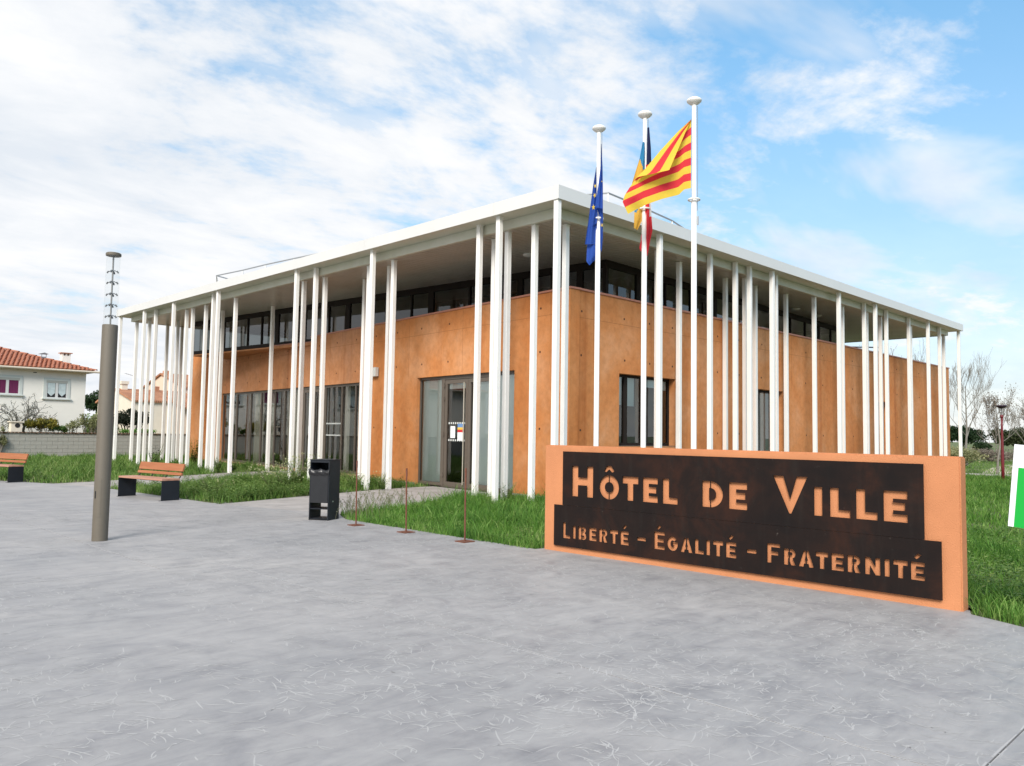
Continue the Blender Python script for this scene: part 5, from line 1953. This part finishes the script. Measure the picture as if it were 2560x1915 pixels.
for k, (x, y, w, lb) in enumerate(((70, 17.5, 2.0, 'brownish scrub at the far edge of the park lawn behind the lamp'), (72, 20.5, 1.8, 'brownish scrub below the round dark pine'), (70, 14.2, 2.0, 'brownish scrub at the far right edge of the park'))):
    shrub(lb, (x, y, 0), 20, (0.8, w, 0.3), (0.5, 0.6, 0.35), 0.6, 110, 0.07, TWIG if k != 1 else SHRP, 20 + k, 'shrub', 16)

# lichen-grey gnarled tree in front of the white house
GT = thing('gnarled_tree', 'gnarled grey leafless tree with spreading crown before the white house', 'tree', (11.35, 48.5, 0))
Rg = random.Random(33)
g = G()
g.tube([(0.25, 0, 0), (0.1, 0, 0.8), (-0.1, 0, 1.35), (0.0, 0, 1.75)], [0.10, 0.085, 0.075, 0.06], 7, False)
g.tube([(0.45, 0.1, 0), (0.2, 0.1, 0.9), (-0.35, 0.1, 1.5), (-0.9, 0.1, 1.95)], [0.08, 0.07, 0.06, 0.04], 7, False)
g.build('trunk', BARKG, GT, True)
g = G()
tips = []
for k in range(15):
    a = -0.3 + k * 2 * math.pi / 15
    d = Vector((math.cos(a), 0.45 * math.sin(a), 0.42)).normalized()
    grow(g, Vector((0.05 * math.cos(a) - (0.4 if k % 3 == 0 else 0), 0, 1.65)), d, Rg.uniform(0.8, 1.15), 0.042, 2, Rg, 0.75, -0.02, (3, 5), 5, 0.32, 0.011, tips, (0.5, 0.75))
g.build('branches', BARKG, GT, False, False)
P_ = np.array([t for t in tips for _ in range(3)]) + nrng.normal(0, 0.045, (len(tips) * 3, 3))
V, tt = leaves([(0, 0, 0)], [(0, 0, 0)], len(P_), 0.028, nrng)
quads('lichen', V + P_[:, None, :], LICH, GT, tt)

# red park lamp
RL = thing('park_lamp', 'dark red park lamp with a dish head at the far right', 'lamp post', (37.2, 9.03, 0))
g = G()
g.lathe([(0.062, -0.05), (0.062, 0.6), (0.055, 1.2), (0.042, 2.2), (0.040, 2.58)], 12)
g.build('post', REDL, RL, True)
g = G()
g.lathe([(0.055, 2.58), (0.065, 2.62), (0.06, 2.69), (0.04, 2.71)], 12)
g.build('collar', REDL, RL, True)
g = G()
g.tube([(0, 0, 2.7), (0, 0, 3.0)], 0.018, 6)
for a in (0.3, 2.4, 4.5):
    g.tube([(0.05 * math.cos(a), 0.05 * math.sin(a), 2.7), (0.14 * math.cos(a), 0.14 * math.sin(a), 3.02)], 0.005, 4)
g.build('stem', LAMPD, RL)
g = G()
g.lathe([(0.04, 2.965), (0.11, 2.99), (0.19, 3.045), (0.215, 3.075), (0.205, 3.10), (0.0, 3.115)], 20)
g.build('dish', mat('dish_dark', (0.035, 0.018, 0.035), 0.4), RL, True)

# ------------------------------------------------------------------ grass and weeds
def inside(poly, x, y):
    r_ = np.zeros(len(x), bool)
    n = len(poly)
    for i in range(n):
        x0, y0 = poly[i]
        x1, y1 = poly[(i + 1) % n]
        c_ = ((y0 > y) != (y1 > y)) & (x < (x1 - x0) * (y - y0) / (y1 - y0 + 1e-12) + x0)
        r_ ^= c_
    return r_


def blades(poly, box, n, h, w, seed, lean=0.5, dens=None, tint=(0, 1)):
    R = np.random.default_rng(seed)
    x, y = R.uniform(box[0], box[1], n), R.uniform(box[2], box[3], n)
    patch = 0.5 + 0.5 * np.sin(x * 1.9 + 1.3 * np.sin(y * 1.1)) * np.sin(y * 1.7 + 0.8 * np.sin(x * 1.3))
    fine = 0.5 + 0.5 * np.sin(x * 6.1 + y * 2.3) * np.sin(y * 5.3 - x * 3.1)
    ok = inside(poly, x, y) & (R.uniform(0, 1, n) < 0.22 + 0.55 * patch + 0.25 * fine)
    x, y, patch, fine = x[ok], y[ok], patch[ok], fine[ok]
    n = len(x)
    hh = h * (0.35 + R.uniform(0, 1, n) ** 1.6 * 1.15) * (0.45 + 0.75 * patch * patch + 0.35 * fine)
    a = R.uniform(0, 2 * np.pi, n)
    ln = hh * R.uniform(0.15, 1.0, n) * lean
    fa = R.uniform(0, 2 * np.pi, n)
    ww = w * R.uniform(0.5, 1.3, n)
    sx, sy = np.cos(fa) * ww, np.sin(fa) * ww
    dx, dy = np.cos(a) * ln, np.sin(a) * ln
    z0 = np.full(n, -0.015)
    b0 = np.stack([x - sx, y - sy, z0], 1)
    b1 = np.stack([x + sx, y + sy, z0], 1)
    m0 = np.stack([x - sx * .75 + dx * .35, y - sy * .75 + dy * .35, hh * .6], 1)
    m1 = np.stack([x + sx * .75 + dx * .35, y + sy * .75 + dy * .35, hh * .6], 1)
    t0 = np.stack([x + dx - sx * .12, y + dy - sy * .12, hh], 1)
    t1 = np.stack([x + dx + sx * .12, y + dy + sy * .12, hh], 1)
    V = np.concatenate([np.stack([b0, b1, m1, m0], 1), np.stack([m0, m1, t1, t0], 1)])
    tt = np.clip(tint[0] + (tint[1] - tint[0]) * (0.42 + 0.75 * (R.uniform(0, 1, n) - 0.5) + 0.35 * (fine - 0.5) - 0.35 * (patch - .5) + 0.5 * (R.uniform(0, 1, n) > 0.93)), 0, 1)
    return V, np.concatenate([tt, tt])


def grass(name, parts, m):
    Vs, Ts = zip(*parts)
    return tag(quads(name, np.concatenate(Vs), m, None, np.concatenate(Ts)), kind='stuff')


VIEW_R = [(8.0, 1.2), (41, 8.4), (41, 12.6), (30, 9.6), (8.62, 2.75), (8.62, 2.34), (8.33, 2.30), (8.13, 1.85)]
NEAR_R = [(8.60, 7.5), (8.52, 7.70), (8.13, 7.74), (8.13, 12.5), (8.5, 13.28), (11.5, 14.38), (13.4, 14.88), (14.45, 14.88), (14.45, 12.7), (12, 10.2), (9.2, 7.5)]
grass('grass', [blades(NEAR_R, (8.1, 14.6, 7.4, 15), 70000, 0.145, 0.0046, 1, 1.0),
                blades(NEAR_R, (8.1, 14.6, 7.4, 15), 9000, 0.26, 0.0065, 61, 1.2, None, (0.1, 0.8)),
                blades([(8.06, 7.8), (8.06, 12.4), (8.35, 12.6), (8.35, 7.8)], (8.0, 8.4, 7.7, 12.7), 4200, 0.12, 0.0045, 15, 1.3),
                blades(VIEW_R, (8.0, 16, 1.0, 4.6), 52000, 0.125, 0.0046, 2, 1.1),
                blades(VIEW_R, (16, 41, 3.0, 12.6), 80000, 0.14, 0.009, 3, 1.0),
                blades([(8.36, 2.27), (8.12, 1.8), (7.98, 1.1), (7.98, 0.6), (9.4, 0.6), (9.4, 2.4), (8.64, 2.33)], (7.9, 9.5, 0.5, 2.6), 9000, 0.20, 0.006, 33, 1.2),
                blades(LAWN_R, (8.1, 41, -6, 12.7), 60000, 0.17, 0.010, 4, 0.8)], GRASSB)
grass('grass', [blades(LAWN_M, (7.1, 15.8, 16.5, 26.2), 64000, 0.17, 0.006, 5, 1.0),
                blades(LAWN_L, (2, 24, 24.9, 46.2), 120000, 0.19, 0.012, 6, 1.0)], GRASS)
g_far = [(41.3, 6), (75, 14), (75, 30), (41.3, 18)]
grass('grass', [blades(g_far, (41.3, 75, 6, 30), 50000, 0.10, 0.012, 7, 0.8)], GRASS)


def herb(parts_, x, y, h, n, R, leaf=0.03, spread=0.15):
    """broad-leaved weed: stems of leaf quads"""
    V, T = parts_
    for k in range(n):
        a = R.uniform(0, 2 * math.pi)
        ht = h * R.uniform(0.5, 1.1)
        dx, dy = math.cos(a) * spread * R.uniform(0.2, 1), math.sin(a) * spread * R.uniform(0.2, 1)
        nl = max(3, int(ht / 0.035))
        for i in range(nl):
            t = (i + 0.5) / nl
            px, py, pz = x + dx * t, y + dy * t, ht * t
            b_ = R.uniform(0, 2 * math.pi)
            L = leaf * R.uniform(0.7, 1.5) * (1.15 - 0.5 * t)
            ux, uy, uz = math.cos(b_) * L, math.sin(b_) * L, L * R.uniform(-0.3, 0.6)
            vx, vy = -math.sin(b_) * L * 0.42, math.cos(b_) * L * 0.42
            V.append(((px, py, pz), (px + ux * .5 + vx, py + uy * .5 + vy, pz + uz * .7), (px + ux, py + uy, pz + uz), (px + ux * .5 - vx, py + uy * .5 - vy, pz + uz * .7)))
            T.append(min(1, max(0, R.gauss(0.35 + 0.35 * t, 0.18))))


Rv = random.Random(41)
hv = ([], [])
for k in range(260):
    t = Rv.random()
    x, y = Rv.uniform(7.3, 14.5), Rv.uniform(16.7, 24.5)
    if inside(LAWN_M, np.array([x]), np.array([y]))[0]:
        herb(hv, x, y, Rv.uniform(0.2, 0.46), Rv.randint(6, 14), Rv, 0.055, 0.26)
for k in range(90):
    t = Rv.random()
    herb(hv, 7.65 + 3.6 * t + Rv.uniform(-.1, .4), 16.75 + 1.15 * t + Rv.uniform(0.05, 0.9), Rv.uniform(0.2, 0.40), Rv.randint(6, 12), Rv, 0.05, 0.22)
for k in range(260):
    x, y = Rv.uniform(6, 18), Rv.uniform(25.2, 34)
    if inside(LAWN_L, np.array([x]), np.array([y]))[0]:
        herb(hv, x, y, Rv.uniform(0.15, 0.4), Rv.randint(4, 8), Rv, 0.06, 0.25)
for k in range(240):
    x, y = Rv.uniform(8.2, 14), Rv.uniform(7.8, 14.5)
    if inside(NEAR_R, np.array([x]), np.array([y]))[0]:
        herb(hv, x, y, Rv.uniform(0.1, 0.26), Rv.randint(4, 10), Rv, 0.045, 0.20)
for k in range(200):
    x = Rv.uniform(8.7, 16)
    y = x * Rv.uniform(0.205, 0.30)
    if inside(VIEW_R, np.array([x]), np.array([y]))[0]:
        herb(hv, x, y, Rv.uniform(0.08, 0.24), Rv.randint(4, 10), Rv, 0.045, 0.20)
tag(quads('ground_cover', hv[0], WEED, None, hv[1]), kind='stuff')


def weed(label, x, y, h, n, seed, leaf=0.04, spread=0.16, flowers=0, m=WEED):
    R = random.Random(seed)
    T = thing('weed', label, 'plant', (x, y, 0), 0, 'tall weeds by the columns')
    P = ([], [])
    herb(P, 0, 0, h, n, R, leaf, spread)
    g = G()
    for k in range(max(4, n // 2)):
        a = R.uniform(0, 2 * math.pi)
        g.tube([(0, 0, 0), (math.cos(a) * spread * .4, math.sin(a) * spread * .4, h * .5), (math.cos(a) * spread * .9, math.sin(a) * spread * .9, h * R.uniform(.8, 1.15))], [0.006, 0.005, 0.003], 4, False)
    g.build('stems', mat('weed_stem', (0.10, 0.13, 0.04), 0.8), T)
    quads('leaves', P[0], m, T, P[1])
    if flowers:
        c_ = [(R.gauss(0, spread * .7), R.gauss(0, spread * .7), h * R.uniform(.7, 1.2)) for _ in range(flowers)]
        V, tt = leaves(c_, [(0.02, 0.02, 0.02)] * flowers, 5, 0.014, nrng)
        quads('flowers', V, WEEDW, T, tt)
    return T


weed('leafy weed clump at the foot of the paired columns before the entrance', 13.05, 13.35, 0.42, 30, 1, 0.05, 0.30)
weed('bushy weed between the columns right of the litter bin', 13.2, 18.55, 0.42, 34, 2, 0.05, 0.26, 10)
weed('tall flowering weed in front of the glazed side door', 11.4, 20.0, 0.80, 70, 3, 0.055, 0.50, 90)
weed('pale flowering weed just left of the litter bin', 9.9, 18.6, 0.60, 60, 4, 0.05, 0.45, 90)
weed('weed tuft at the column left of the long window', 13.3, 29.2, 0.55, 26, 5, 0.07, 0.28)
weed('dark leafy weed at the foot of the column nearest the long window', 13.4, 28.2, 0.5, 30, 6, 0.08, 0.30)
weed('tall yellowish weed against the far left ochre wall', 14.6, 34.5, 1.1, 30, 7, 0.09, 0.45, 30, SHRY)
weed('dark seed-headed weed behind the bench backrest', 11.6, 31.0, 0.9, 20, 8, 0.07, 0.35, 0, SHRD)
weed('leafy weed under the bench seat', 7.5, 18.8, 0.36, 24, 9, 0.05, 0.25)
weed('leafy weed at the columns between the two paths, beside the left entrance wall', 13.0, 18.2, 0.30, 24, 10, 0.045, 0.25, 8)

weed('broad leafy weed beside the near corner of the bench path', 8.2, 18.3, 0.42, 50, 11, 0.06, 0.40, 10)
weed('tall leafy weed in the middle of the planted strip, left of the litter bin', 10.6, 19.2, 0.62, 60, 12, 0.06, 0.45, 30)
weed('low leafy weed at the right end of the planted strip, below the wall speaker', 12.4, 18.75, 0.40, 40, 13, 0.05, 0.35, 12)
# wispy dry grass heads behind the first rusty post
dv_ = []
dt_ = []
Rd = random.Random(12)
for cx_, cy_, n_ in ((8.75, 13.05, 26), (9.6, 13.4, 30), (10.3, 13.6, 16), (8.4, 12.5, 14)):
    for k in range(n_):
        a = Rd.uniform(0, 2 * math.pi)
        x, y = cx_ + Rd.gauss(0, .25), cy_ + Rd.gauss(0, .10)
        h = Rd.uniform(0.22, 0.48)
        lx, ly = math.cos(a) * 0.14, math.sin(a) * 0.14
        for i in range(5):
            t0, t1 = i / 5, (i + 1) / 5
            w = 0.0022
            dv_.append(((x + lx * t0 * t0 - w, y + ly * t0 * t0 + w, h * t0), (x + lx * t0 * t0 + w, y + ly * t0 * t0 - w, h * t0), (x + lx * t1 * t1 + w, y + ly * t1 * t1 - w, h * t1), (x + lx * t1 * t1 - w, y + ly * t1 * t1 + w, h * t1)))
            dt_.append(0.3)
        for i in range(16):
            t = Rd.uniform(0.45, 1.02)
            b_ = Rd.uniform(0, 2 * math.pi)
            px, py, pz = x + lx * t * t + math.cos(b_) * .02, y + ly * t * t + math.sin(b_) * .02, h * t
            s = 0.006
            dv_.append(((px - s, py, pz - s), (px + s, py, pz - s), (px + s * .7, py + s, pz + s), (px - s * .7, py + s, pz + s)))
            dt_.append(Rd.random())
tag(quads('seed_heads', dv_, DRYG, None, dt_), kind='stuff')
